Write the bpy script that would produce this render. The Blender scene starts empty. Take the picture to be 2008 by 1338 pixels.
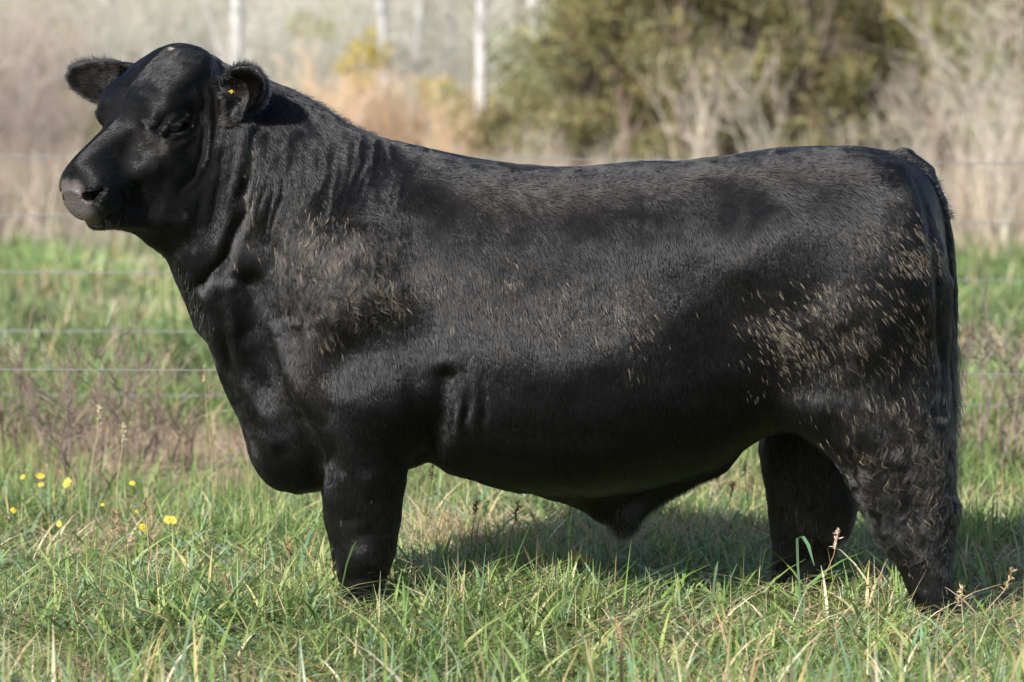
import bpy, bmesh, math, random
import numpy as np
from mathutils import Vector, Matrix

SC = bpy.context.scene
COL = SC.collection
RNG = np.random.default_rng(11)
random.seed(5)

# ------------------------------------------------------------------ camera
FPX = 6923.0                       # focal length in pixels of a 2008 px wide frame
PITCH = math.atan(529.0 / FPX)
CAM = np.array([0.0, -9.0, 1.43])
FWD = np.array([0.0, math.cos(PITCH), -math.sin(PITCH)])
UPV = np.array([0.0, math.sin(PITCH), math.cos(PITCH)])


def at(px, py, Y=0.0):
    """world point on the plane y = Y seen at pixel (px, py) of the 2008 x 1338 photograph"""
    d = FWD + np.array([1.0, 0, 0]) * ((px - 1004.0) / FPX) + UPV * ((669.0 - py) / FPX)
    return CAM + d * ((Y - CAM[1]) / d[1])


cam_data = bpy.data.cameras.new('camera')
cam_data.sensor_width = 36.0
cam_data.lens = FPX / 2008.0 * 36.0
cam_data.clip_end = 2000.0
cam_data.dof.use_dof = True
cam_data.dof.focus_distance = 8.9
cam_data.dof.aperture_fstop = 3.8
cam = bpy.data.objects.new('camera', cam_data)
cam.location = CAM.tolist()
cam.rotation_euler = (math.pi / 2 - PITCH, 0, 0)
COL.objects.link(cam)
SC.camera = cam

# ------------------------------------------------------------------ light
SUN_EL = math.radians(33.0)
SUN_AZ = math.radians(38.0)        # the sun stands behind the camera, to its left
sun_dir = Vector((-math.sin(SUN_AZ) * math.cos(SUN_EL), -math.cos(SUN_AZ) * math.cos(SUN_EL), math.sin(SUN_EL)))
sl = bpy.data.lights.new('sun', 'SUN')
sl.energy = 5.0
sl.angle = math.radians(0.55)
sl.color = (1.0, 0.965, 0.92)
sun = bpy.data.objects.new('sun', sl)
sun.rotation_euler = sun_dir.to_track_quat('Z', 'Y').to_euler()
COL.objects.link(sun)
world = bpy.data.worlds.new('World')
SC.world = world
world.use_nodes = True
wn = world.node_tree
sky = wn.nodes.new('ShaderNodeTexSky')
sky.sky_type = 'NISHITA'
sky.sun_disc = False
sky.sun_elevation = SUN_EL
sky.sun_rotation = math.atan2(sun_dir.x, sun_dir.y)
bg = wn.nodes['Background']
bg.inputs['Strength'].default_value = 0.09
wn.links.new(sky.outputs[0], bg.inputs[0])
SC.view_settings.view_transform = 'Standard'
SC.view_settings.look = 'None'
SC.view_settings.exposure = 0.88
SC.view_settings.gamma = 1.0
SC.view_settings.use_curve_mapping = False
SC.render.engine = 'CYCLES'
SC.cycles.use_denoising = True
SC.cycles.max_bounces = 6
SC.cycles.transparent_max_bounces = 6


# ------------------------------------------------------------------ helpers
def tag(o, label=None, cat=None, group=None, kind=None):
    if label: o['label'] = label
    if cat: o['category'] = cat
    if group: o['group'] = group
    if kind: o['kind'] = kind
    return o


def empty(name, loc=(0, 0, 0), rz=0.0):
    o = bpy.data.objects.new(name, None)
    o.empty_display_size = 0.1
    o.location = tuple(float(v) for v in loc)
    o.rotation_euler = (0, 0, rz)
    COL.objects.link(o)
    return o


def mesh_np(name, V, loops, starts, mat=None, parent=None, smooth=True, cols=None, link=True):
    """mesh from numpy arrays; cols = per-face RGB stored as the face attribute 'tint'"""
    me = bpy.data.meshes.new(name)
    V = np.asarray(V, np.float32); loops = np.asarray(loops, np.int32); starts = np.asarray(starts, np.int32)
    me.vertices.add(len(V)); me.vertices.foreach_set('co', V.ravel())
    me.loops.add(len(loops)); me.loops.foreach_set('vertex_index', loops)
    me.polygons.add(len(starts)); me.polygons.foreach_set('loop_start', starts)
    me.update(calc_edges=True)
    me.polygons.foreach_set('use_smooth', np.full(len(starts), smooth, bool))
    if cols is not None:
        a = me.attributes.new('tint', 'FLOAT_COLOR', 'FACE')
        c4 = np.ones((len(starts), 4), np.float32); c4[:, :3] = cols
        a.data.foreach_set('color', c4.ravel())
    if mat: me.materials.append(mat)
    if not link: return me
    o = bpy.data.objects.new(name, me)
    if parent: o.parent = parent
    COL.objects.link(o)
    return o


def new_mat(name):
    m = bpy.data.materials.new(name); m.use_nodes = True
    nt = m.node_tree; nt.nodes.clear()
    out = nt.nodes.new('ShaderNodeOutputMaterial')
    return m, nt, out


def vnoise(P, seed=0):
    """smooth value noise in 3-D, about -1 .. 1"""
    P = np.asarray(P, np.float64); i = np.floor(P).astype(np.int64); f = P - i
    f = f * f * (3 - 2 * f)
    def h(a, b, c):
        n = (a * 374761393 + b * 668265263 + c * 2147483647 + seed * 974634777) & 0xFFFFFFFF
        n = ((n ^ (n >> 13)) * 1274126177) & 0xFFFFFFFF
        return ((n ^ (n >> 16)) & 0xFFFF) / 32767.5 - 1.0
    r = 0
    for dx in (0, 1):
        for dy in (0, 1):
            for dz in (0, 1):
                w = (f[:, 0] if dx else 1 - f[:, 0]) * (f[:, 1] if dy else 1 - f[:, 1]) * (f[:, 2] if dz else 1 - f[:, 2])
                r = r + w * h(i[:, 0] + dx, i[:, 1] + dy, i[:, 2] + dz)
    return r


def sstep(x, a, b):
    t = np.clip((x - a) / (b - a), 0, 1)
    return t * t * (3 - 2 * t)

# ================================================================== THE BULL
# the body is one signed-distance model turned into one continuous mesh
def smin(a, b, k):
    h = np.clip(0.5 + 0.5 * (b - a) / k, 0, 1)
    return b * (1 - h) + a * h - k * h * (1 - h)


def spow(P, c, r, p=(2.0, 2.0)):
    """generalised 2-D ellipse distance, P (n,2), radii r (n,2) or (2,), exponent p"""
    q = np.abs(P - c) / r
    q = np.maximum(q, 1e-4)
    pw = p if np.ndim(p) else 2.0
    S = q[:, 0] ** pw + q[:, 1] ** pw
    k = S ** (1.0 / pw)
    g = k ** (1 - pw) * np.sqrt((q[:, 0] ** (pw - 1) / r[..., 0]) ** 2 + (q[:, 1] ** (pw - 1) / r[..., 1]) ** 2)
    return (k - 1) / np.maximum(g, 1e-3)


def px2xz(pts, Y=0.0):
    a = np.array([at(p[0], p[1], Y) for p in pts])
    return a[:, 0], a[:, 2]


OPS = []


def op(fn, lo, hi, k=0.03, mode='add'):
    OPS.append((fn, np.array(lo, float), np.array(hi, float), k, mode))


def ell(c, r, k=0.04, mode='add', rot=None):
    c = np.array(c, float); r = np.array(r, float)
    R = np.eye(3) if rot is None else np.array(rot, float)
    m = float(max(r)) + 0.02
    def fn(P):
        q = (P - c) @ R.T
        k0 = np.sqrt(((q / r) ** 2).sum(1)); k1 = np.sqrt(((q / r ** 2) ** 2).sum(1))
        return k0 * (k0 - 1) / np.maximum(k1, 1e-6)
    op(fn, c - m, c + m, k, mode)


def capsule(pts, rad, k=0.03, mode='add', sy=1.0):
    """tapered chain; sy squashes it sideways (world y)"""
    pts = np.array(pts, float); rad = np.array(rad, float)
    S = np.array([1, 1.0 / sy, 1])
    A = pts * S
    def fn(P):
        Q = P * S; best = None
        for a, b, ra, rb in zip(A[:-1], A[1:], rad[:-1], rad[1:]):
            ba = b - a; t = np.clip(((Q - a) @ ba) / (ba @ ba), 0, 1)
            d = np.linalg.norm(Q - a - t[:, None] * ba, axis=1) - (ra + (rb - ra) * t)
            best = d if best is None else np.minimum(best, d)
        return best * min(1.0, sy)
    m = rad.max() + 0.02
    op(fn, pts.min(0) - m, pts.max(0) + m, k, mode)


# ---- torso: slices along x, silhouette traced from the photograph
top_px = [(400, 250), (440, 190), (480, 168), (520, 169), (560, 175), (600, 190), (640, 213), (680, 243), (730, 265), (800, 283), (880, 300),
          (950, 313), (1020, 323), (1090, 328), (1160, 327), (1240, 320), (1330, 315), (1400, 309), (1460, 300), (1520, 291),
          (1580, 288), (1650, 287), (1700, 289), (1745, 297), (1790, 318), (1820, 350), (1842, 400), (1855, 460), (1862, 560), (1866, 640)]
bot_px = [(330, 470), (345, 512), (358, 532), (372, 552), (388, 590), (400, 610), (410, 648), (418, 690), (430, 735), (445, 768), (465, 808), (480, 850), (498, 893),
          (515, 930), (540, 955), (580, 966), (630, 962), (700, 935), (800, 915), (860, 918), (930, 934), (1000, 955), (1080, 962), (1160, 965),
          (1250, 955), (1340, 930), (1400, 908), (1450, 880), (1500, 850), (1600, 840), (1700, 840), (1800, 820), (1842, 790), (1858, 740), (1866, 650)]
wid_px = [(330, .03), (350, .07), (400, .10), (440, .105), (480, .115), (520, .135), (560, .18), (620, .235), (700, .275), (800, .30), (900, .335),
          (1000, .36), (1100, .368), (1200, .365), (1300, .345), (1400, .32), (1500, .315), (1600, .325), (1700, .315), (1760, .28),
          (1800, .235), (1835, .165), (1855, .09), (1866, .03)]
mid_px = [(330, .5), (520, .42), (700, .40), (900, .37), (1100, .34), (1300, .38), (1500, .50), (1700, .50), (1866, .5)]   # height of widest point
pu_px = [(330, 1.8), (500, 1.6), (700, 1.8), (900, 2.1), (1200, 2.4), (1500, 2.6), (1750, 2.5), (1866, 2.0)]   # roundness of the back
pl_px = [(330, 1.8), (500, 2.0), (700, 2.3), (900, 2.5), (1200, 2.5), (1400, 2.4), (1866, 2.2)]                 # roundness of the belly
tx, tz = px2xz(top_px); bx_, bz_ = px2xz(bot_px)


def xof(p): return at(p, 669, 0)[0]


def smooth_table(x, *ys, sig=.03, n=700):
    """dense, smoothed copy of a hand-written table (end values kept)"""
    g = np.linspace(x[0], x[-1], n); dx = g[1] - g[0]; r = int(3 * sig / dx) + 1
    k = np.exp(-.5 * (np.arange(-r, r + 1) * dx / sig) ** 2); k /= k.sum()
    out = []
    for y in ys:
        v = np.interp(g, x, y)
        pad = np.concatenate([2 * v[0] - v[1:r + 1][::-1], v, 2 * v[-1] - v[-r - 1:-1][::-1]])
        out.append(np.convolve(pad, k, 'valid'))
    return (g, *out)


def tab(lst, sig=.05): return smooth_table(np.array([xof(p[0]) for p in lst]), np.array([float(p[1]) for p in lst]), sig=sig)


tx, tz = smooth_table(tx, tz, sig=.012); bx_, bz_ = smooth_table(bx_, bz_, sig=.008)
wx, wv = tab(wid_px, .035); mx, mv = tab(mid_px); ux, uv = tab(pu_px); lx, lv = tab(pl_px)


def torso(P):
    x, y, z = P[:, 0], P[:, 1], P[:, 2]
    zt = np.interp(x, tx, tz); zb = np.interp(x, bx_, bz_); w = np.interp(x, wx, wv)
    zm = zb + (zt - zb) * np.interp(x, mx, mv)
    h = np.where(z > zm, zt - zm, zm - zb)
    p = np.where(z > zm, np.interp(x, ux, uv), np.interp(x, lx, lv))
    q0 = np.maximum(np.abs(y) / w, 1e-4); q1 = np.maximum(np.abs(z - zm) / h, 1e-4)
    S = q0 ** p + q1 ** p; k = S ** (1 / p)
    g = k ** (1 - p) * np.sqrt((q0 ** (p - 1) / w) ** 2 + (q1 ** (p - 1) / h) ** 2)
    d = (k - 1) / np.maximum(g, 1e-3)
    d = np.clip(d, -0.15, 0.3)
    x0, x1 = xof(332), xof(1866)
    return np.maximum(d, np.maximum(x0 - x, x - x1))


op(torso, (-1.0, -0.5, 0.2), (1.3, 0.5, 1.4), 0.02)

# ---- neck: thick tapered mass from the nape to the shoulder
def W(px, py, Y): return tuple(at(px, py, Y))
capsule([W(455, 290, -.0), W(560, 380, 0), W(700, 500, 0), W(820, 560, 0)], [.150, .19, .24, .26], k=.05, sy=1.0)
capsule([W(430, 360, -.0), W(470, 470, 0), W(560, 620, 0)], [.125, .14, .16], k=.05, sy=1.0)
# shoulders, thighs, rump (near side and mirrored)
for s in (-1, 1):
    Y = s
    ell((xof(700), .165 * Y, at(0, 560, -.1)[2]), (.17, .15, .24), .06)                # shoulder blade
    ell((xof(640), .15 * Y, at(0, 730, -.1)[2]), (.12, .13, .16), .05)                 # point of shoulder
    ell((xof(745), .20 * Y, at(0, 745, -.1)[2]), (.12, .11, .15), .05)                 # upper arm
    ell((xof(1690), .165 * Y, at(0, 560, -.1)[2]), (.20, .19, .30), .06)               # thigh
    ell((xof(1500), .215 * Y, at(0, 500, -.1)[2]), (.16, .10, .13), .07)               # hip
    ell((xof(1090), .20 * Y, at(0, 715, -.1)[2]), (.32, .185, .25), .08)              # rib barrel
# brisket
ell((xof(548), 0, at(0, 875, 0)[2]), (.07, .075, .085), .05)

capsule([W(362, 430, -.05), W(408, 505, -.02), W(445, 600, 0)], [.075, .085, .09], k=.08)

capsule([W(402, 158, 0.02), W(455, 196, .02), W(520, 240, .0)], [.060, .075, .085], k=.06)

# ---- sheath
capsule([W(1110, 900, 0), W(1180, 955, 0), W(1218, 998, 0), W(1222, 1014, 0)], [.10, .074, .036, .018], k=.05)
capsule([W(1225, 1000, 0), W(1290, 945, 0), W(1400, 880, 0)], [.035, .045, .05], k=.04, sy=.6)


# ---- legs: slices along z
def leg(rows, yc_top, yc_bot, hw, k=.03, lean=0.0):
    yc = lambda t: yc_top + (yc_bot - yc_top) * t
    n = len(rows); zz, xf, xb, ww, yy = [], [], [], [], []
    for i, (py, fpx, bpx, w) in enumerate(rows):
        Y = yc(i / (n - 1.0))
        a, b = at(fpx, py, Y), at(bpx, py, Y)
        zz.append(a[2]); xf.append(a[0]); xb.append(b[0]); ww.append(w); yy.append(Y)
    o = np.argsort(zz); zz = np.array(zz)[o]; xf = np.array(xf)[o]; xb = np.array(xb)[o]; ww = np.array(ww)[o]; yy = np.array(yy)[o]
    z0, z1 = zz[0], zz[-1]
    zz, xf, xb, ww, yy = smooth_table(zz, xf, xb, ww, yy, sig=.016)
    def fn(P):
        z = P[:, 2]
        a = np.interp(z, zz, xf); b = np.interp(z, zz, xb); w = np.interp(z, zz, ww); y = np.interp(z, zz, yy)
        d = spow(np.stack([P[:, 0], P[:, 1]], 1), np.stack([(a + b) / 2, y], 1), np.stack([(b - a) / 2, w], 1), 2.2)
        return np.maximum(np.clip(d, -.1, .3), np.maximum(z0 - z, z - z1))
    op(fn, (min(xf) - .05, min(yy) - max(ww) - .05, z0 - .05), (max(xb) + .05, max(yy) + max(ww) + .05, z1 + .05), k)


FN = [(640, 650, 830, .03), (700, 620, 848, .09), (780, 596, 840, .115), (850, 602, 818, .115), (900, 616, 800, .105), (940, 632, 797, .095), (980, 637, 789, .082),
      (1020, 642, 786, .074), (1055, 652, 780, .07), (1085, 658, 776, .069), (1110, 660, 767, .064), (1135, 664, 757, .056), (1160, 670, 750, .05), (1178, 676, 746, .052), (1200, 674, 750, .058)]
leg(FN, -.18, -.175, None, .04)
leg([(a, b - 6, c - 14, w) for a, b, c, w in FN], .19, .16, None, .04)
HN = [(560, 1600, 1850, .03), (640, 1540, 1858, .09), (720, 1520, 1860, .13), (780, 1515, 1862, .14), (830, 1540, 1862, .13), (870, 1595, 1862, .115), (900, 1640, 1862, .10), (940, 1664, 1864, .085), (980, 1684, 1869, .072),
      (1005, 1698, 1872, .067), (1040, 1718, 1868, .062), (1080, 1742, 1864, .056), (1120, 1764, 1867, .052), (1160, 1780, 1870, .05), (1200, 1797, 1876, .05), (1225, 1808, 1884, .053), (1250, 1812, 1890, .058)]
leg(HN, -.17, -.215, None, .05)
HF = [(640, 1560, 1790, .04), (700, 1520, 1800, .10), (800, 1500, 1740, .12), (870, 1494, 1665, .105), (910, 1498, 1668, .095), (950, 1504, 1674, .085), (990, 1509, 1676, .075), (1025, 1513, 1668, .068), (1055, 1514, 1652, .06),
      (1080, 1514, 1640, .054), (1110, 1512, 1632, .05), (1140, 1512, 1628, .05), (1170, 1512, 1628, .053), (1195, 1508, 1630, .058)]
leg(HF, .20, .20, None, .05)
# tail
capsule([W(1770, 318, 0), W(1800, 348, 0), W(1826, 402, 0), W(1845, 472, 0), W(1857, 560, 0), W(1859, 680, 0), W(1855, 800, 0)],
        [.035, .042, .038, .032, .026, .02, .014], k=.015)

# ---- head, in its own frame: u towards the muzzle, v to the bull's near side, w up off the face
HPITCH = math.radians(33.5); HYAW = math.radians(40.5)
HF_ = np.array([-math.cos(HPITCH) * math.cos(HYAW), -math.cos(HPITCH) * math.sin(HYAW), -math.sin(HPITCH)])
HU_ = np.array([-math.sin(HPITCH) * math.cos(HYAW), -math.sin(HPITCH) * math.sin(HYAW), math.cos(HPITCH)])
HL_ = np.array([math.sin(HYAW), -math.cos(HYAW), 0.0])
HM = np.stack([HF_, HL_, HU_])           # rows: world -> local
HO = at(355, 121, -.02)                  # poll


def hw(u, v, w): return HO + np.array([u, v, w]) @ HM


#        u      top    bottom  half width
HS = [(-.07, -.10, -.20, .06), (-.03, -.030, -.24, .09), (.02, .012, -.28, .120), (.07, .022, -.31, .138), (.12, .020, -.325, .138), (.17, .014, -.325, .138),
      (.22, -.006, -.32, .120), (.27, -.030, -.31, .098), (.32, -.044, -.29, .085), (.37, -.050, -.255, .079), (.41, -.050, -.225, .079), (.45, -.050, -.205, .083),
      (.49, -.052, -.200, .080), (.52, -.064, -.19, .068), (.535, -.085, -.16, .05)]
HSHORT = .765                               # the face is a little shorter beyond the eyes


def hs(u): return u if u < .2 else .2 + (u - .2) * HSHORT


HS = [(hs(a_), b_, c_, d_) for a_, b_, c_, d_ in HS]
HSa = np.array(HS)


def head(P):
    Q = (P - HO) @ HM.T
    u, v, w = Q[:, 0], Q[:, 1], Q[:, 2]
    t = np.interp(u, HSa[:, 0], HSa[:, 1]); b = np.interp(u, HSa[:, 0], HSa[:, 2]); h = np.interp(u, HSa[:, 0], HSa[:, 3])
    m = b + (t - b) * .62
    # jaw narrower than the brow
    hwid = h * (1 - .28 * np.clip((m - w) / (m - b), 0, 1.2) ** 1.3)
    hh = np.where(w > m, t - m, m - b)
    d = spow(np.stack([v, w], 1), np.stack([np.zeros_like(m), m], 1), np.stack([hwid, hh], 1), 2.3)
    return np.maximum(np.clip(d, -.08, .3), np.maximum(-.07 - u, u - hs(.535)))


def hbox(u0, u1, r):
    c = np.array([hw(u, v, w) for u in (u0, u1) for v in (-r, r) for w in (-r - .1, r)])
    return c.min(0), c.max(0)


lo, hi = hbox(-.08, .58, .2)
op(head, lo, hi, .035)


def hell(c, r, k=.02, mode='add', pitch=0.0, yaw=0.0, roll=0.0, both=True):
    """ellipsoid in head coordinates, mirrored to the other side of the head"""
    for s in ((1, -1) if both and abs(c[1]) > 1e-6 else (1,)):
        cp, sp = math.cos(pitch), math.sin(pitch); cy, sy = math.cos(yaw * s), math.sin(yaw * s); cr, sr = math.cos(roll * s), math.sin(roll * s)
        Rp = np.array([[cp, 0, sp], [0, 1, 0], [-sp, 0, cp]])
        Ry = np.array([[cy, sy, 0], [-sy, cy, 0], [0, 0, 1]])
        Rr = np.array([[1, 0, 0], [0, cr, sr], [0, -sr, cr]])
        ell(hw(hs(c[0]), c[1] * s, c[2]), r, k, mode, rot=Rr @ Ry @ Rp @ HM)


def hcap(pts, rad, k=.02, mode='add', both=True):
    for s in ((1, -1) if both else (1,)):
        capsule([hw(hs(p[0]), p[1] * s, p[2]) for p in pts], rad, k, mode)


hell((.015, 0, .010), (.040, .042, .024), .07)                        # poll knob
hell((.09, .080, .000), (.11, .065, .030), .08)                     # forehead bosses
hell((.150, .108, -.030), (.070, .030, .022), .05, pitch=.1)       # brow over the eye
hell((.30, .0, -.044), (.15, .040, .026), .05)                      # bridge of the nose
hcap([(.24, .098, -.13), (.33, .078, -.125), (.41, .066, -.125)], [.022, .016, .012], .03)   # cheek bone ridge
hell((.19, .075, -.20), (.12, .050, .10), .07)                     # masseter cheek
hcap([(.10, .075, -.26), (.24, .062, -.285), (.36, .045, -.26), (.44, .035, -.215)], [.045, .038, .026, .018], .07)  # jaw bone
hcap([(.25, .0, -.30), (.33, .0, -.315), (.30, .0, -.34)], [.05, .035, .02], .05, both=False)                     # throat skin
hell((.455, .046, -.115), (.055, .044, .055), .03)                  # upper lip and nostril pad
hell((.487, .0, -.112), (.040, .070, .062), .03)                    # muzzle pad
hell((.505, .0, -.142), (.036, .060, .036), .025)                  # front of the upper lip
hell((.465, .0, -.190), (.055, .048, .026), .02)                    # chin
hcap([(.06, .115, -.10), (.08, .12, -.19), (.10, .10, -.28)], [.04, .05, .05], .08)
hcap([(.232, .130, -.065), (.275, .108, -.078)], [.006, .002], .01, 'cut')  # tear groove
hell((.512, .052, -.104), (.022, .023, .0165), .008, 'cut', yaw=.9, pitch=.3)     # nostril
hell((.488, .069, -.100), (.016, .013, .009), .008, 'cut', yaw=.9)
hcap([(.552, .0, -.175), (.520, .05, -.176), (.465, .083, -.172), (.41, .088, -.168)], [.006, .006, .004, .002], .006, 'cut')   # mouth line
hcap([(.552, .0, -.12), (.556, .0, -.165)], [.002, .003], .006, 'cut', both=False)   # philtrum
# eyelids
hcap([(0.136, .136, -.078), (0.154, .143, -.056), (0.176, .143, -.048), (0.198, .138, -.050), (0.222, .126, -.060)], [.006, .009, .010, .008, .005], .012)
hcap([(0.136, .136, -.086), (0.154, .140, -.098), (0.176, .140, -.097), (0.200, .134, -.086), (0.226, .122, -.066)], [.006, .007, .008, .007, .005], .012)
hell((0.179, .140, -.077), (.031, .036, .0112), .004, 'cut', pitch=.33)    # opening between the lids


# ears: cupped leaves
def ear(base, tip, nrm, length_w, k=.018, cup=.35, thick=.010, root=.80):
    base = np.array(base); tip = np.array(tip); ax = tip - base; L = np.linalg.norm(ax); ax = ax / L
    nrm = np.array(nrm, float); nrm = nrm - ax * (nrm @ ax); nrm /= np.linalg.norm(nrm); sd = np.cross(nrm, ax)
    tt = np.array([0, .12, .3, .5, .7, .85, .95, 1.0]); wv_ = np.array([root, .5 + .55 * root, 1.0, .96, .82, .62, .42, .14]) * length_w
    def fn(P):
        Q = P - base
        a = Q @ ax; s = Q @ sd; n = Q @ nrm
        t = a / L
        w = np.interp(t, tt, wv_)
        q = s / np.maximum(w, 1e-3)
        # cupped surface: centre pushed back, edges forward
        c = -cup * w * (1 - np.clip(q * q, 0, 1.3)) + 0.0
        c = c + .02 * t
        th = thick * (1.3 - .5 * t) + .006 * np.clip(1 - t * 4, 0, 1)
        d1 = np.abs(n - c) / math.sqrt(1 + cup * cup * 2.0) - th
        d2 = (np.abs(s) - w) * .85
        d3 = np.maximum(-a - .01, a - L)
        d = np.maximum(d2, d3)
        e = .008
        return np.minimum(np.maximum(d1 + e * .5, d + e * .5), 0) + np.sqrt(np.maximum(d1 + e * .5, 0) ** 2 + np.maximum(d + e * .5, 0) ** 2) - e * .5
    c = np.stack([base, tip]); m = length_w + .05
    op(fn, c.min(0) - m, c.max(0) + m, k)


nb = hw(.038, .137, -.102)
fb = hw(.04, -.122, -.070)
nt_ = at(516, 150, nb[1] - .07)
ft_ = at(140, 146, fb[1] + .05)
ear(nb, nt_, (-.75, -.8, -.35), .056, cup=.5, root=.45)
ear(fb, ft_, (-.30, -1.0, -.25), .064, cup=.35)
hcap([(.045, .10, -.07), (.037, .135, -.09)], [.045, .034], .03)


def sdf(P, idx=None):
    """pointwise evaluation of the whole model"""
    d = np.full(len(P), 0.3)
    for fn, lo, hi, k, mode in OPS:
        m = np.all((P >= lo - k) & (P <= hi + k), axis=1)
        if not m.any(): continue
        v = fn(P[m])
        d[m] = smin(d[m], v, k) if mode == 'add' else -smin(-d[m], v, k)
    return d


def surface_nets(h=0.009):
    lo = np.array([-1.24, -.55, -.01]); hi = np.array([1.24, .47, 1.52])
    n = np.ceil((hi - lo) / h).astype(int) + 1
    ax = [lo[i] + h * np.arange(n[i]) for i in range(3)]
    D = np.full(n, 0.3, np.float32)
    for fn, l, u, k, mode in OPS:
        i0 = [max(0, int((l[i] - k - lo[i]) / h)) for i in range(3)]
        i1 = [min(n[i], int((u[i] + k - lo[i]) / h) + 2) for i in range(3)]
        sl_ = tuple(slice(a, b) for a, b in zip(i0, i1))
        G = np.meshgrid(ax[0][sl_[0]], ax[1][sl_[1]], ax[2][sl_[2]], indexing='ij')
        shp = G[0].shape
        P = np.stack([g.ravel() for g in G], 1)
        v = fn(P).reshape(shp)
        old = D[sl_]
        D[sl_] = smin(old, v, k) if mode == 'add' else -smin(-old, v, k)
    S = D < 0
    c = [S[a:n[0] - 1 + a, b:n[1] - 1 + b, e:n[2] - 1 + e] for a in (0, 1) for b in (0, 1) for e in (0, 1)]
    cnt = sum(x.astype(np.int8) for x in c)
    act = (cnt > 0) & (cnt < 8)
    I = np.argwhere(act)
    idx = -np.ones(act.shape, np.int64); idx[act] = np.arange(len(I))
    pos = np.zeros((len(I), 3)); num = np.zeros(len(I))
    for a in range(3):
        for b in (0, 1):
            for e in (0, 1):
                o0 = np.zeros(3, int); oth = [q for q in range(3) if q != a]
                o0[oth[0]] = b; o0[oth[1]] = e
                o1 = o0.copy(); o1[a] = 1
                p0 = I + o0; p1 = I + o1
                d0 = D[p0[:, 0], p0[:, 1], p0[:, 2]].astype(float); d1 = D[p1[:, 0], p1[:, 1], p1[:, 2]].astype(float)
                cr = (d0 < 0) != (d1 < 0)
                t = np.where(cr, d0 / np.where(cr, d0 - d1, 1), 0)
                pp = p0 + np.array([1.0 if q == a else 0.0 for q in range(3)]) * t[:, None]
                pos[cr] += pp[cr]; num[cr] += 1
    V = lo + (pos / num[:, None]) * h
    F = []
    for a in range(3):
        b, e = (a + 1) % 3, (a + 2) % 3
        s0 = [slice(1, n[q] - 1) for q in range(3)]; s1 = list(s0)
        s0[a] = slice(0, n[a] - 1); s1[a] = slice(1, n[a])
        A = S[tuple(s0)]; B = S[tuple(s1)]
        for flip, M in ((False, A & ~B), (True, ~A & B)):
            J = np.argwhere(M)
            off = np.array([1, 1, 1]); off[a] = 0
            J = J + off
            eb = np.zeros(3, int); eb[b] = 1; ee = np.zeros(3, int); ee[e] = 1
            q = [J, J - eb, J - eb - ee, J - ee]
            ii = [idx[k_[:, 0], k_[:, 1], k_[:, 2]] for k_ in q]
            f = np.stack(ii, 1)
            if flip: f = f[:, ::-1]
            F.append(f)
    F = np.concatenate(F)
    return V, F


def project(V, it=3, h=0.002):
    for _ in range(it):
        d = sdf(V)
        G = np.stack([sdf(V + np.eye(3)[i] * h) - sdf(V - np.eye(3)[i] * h) for i in range(3)], 1) / (2 * h)
        g2 = (G ** 2).sum(1)
        st = -d[:, None] * G / np.maximum(g2, .15)[:, None]
        ln = np.linalg.norm(st, axis=1)
        st *= np.minimum(1, .006 / np.maximum(ln, 1e-9))[:, None]
        V = V + st
    return V


def face_normals_v(V, F):
    a, b, c, d = (V[F[:, i]] for i in range(4))
    fn = np.cross(c - a, d - b)
    N = np.zeros_like(V)
    for i in range(4): np.add.at(N, F[:, i], fn)
    return N / np.maximum(np.linalg.norm(N, axis=1), 1e-12)[:, None]


def subdivide_quads(V, F):
    e = np.concatenate([F[:, [0, 1]], F[:, [1, 2]], F[:, [2, 3]], F[:, [3, 0]]])
    e.sort(axis=1)
    u, inv = np.unique(e, axis=0, return_inverse=True); inv = inv.ravel()
    m = len(F); nv = len(V)
    EV = V[u].mean(1); FV = V[F].mean(1)
    V2 = np.concatenate([V, EV, FV])
    ei = [nv + inv[i * m:(i + 1) * m] for i in range(4)]
    fi = nv + len(u) + np.arange(m)
    F2 = np.concatenate([np.stack([F[:, i], ei[i], fi, ei[(i - 1) % 4]], 1) for i in range(4)])
    return V2, F2


def relax(V, F, it=2, lam=.5, mask=None):
    for _ in range(it):
        A = np.zeros_like(V); n = np.zeros(len(V))
        for i in range(4):
            for j in (1, 3):
                np.add.at(A, F[:, i], V[F[:, (i + j) % 4]]); np.add.at(n, F[:, i], 1)
        t = A / n[:, None]
        V = V + (t - V) * (lam if mask is None else lam * mask[:, None])
    return V


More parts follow.
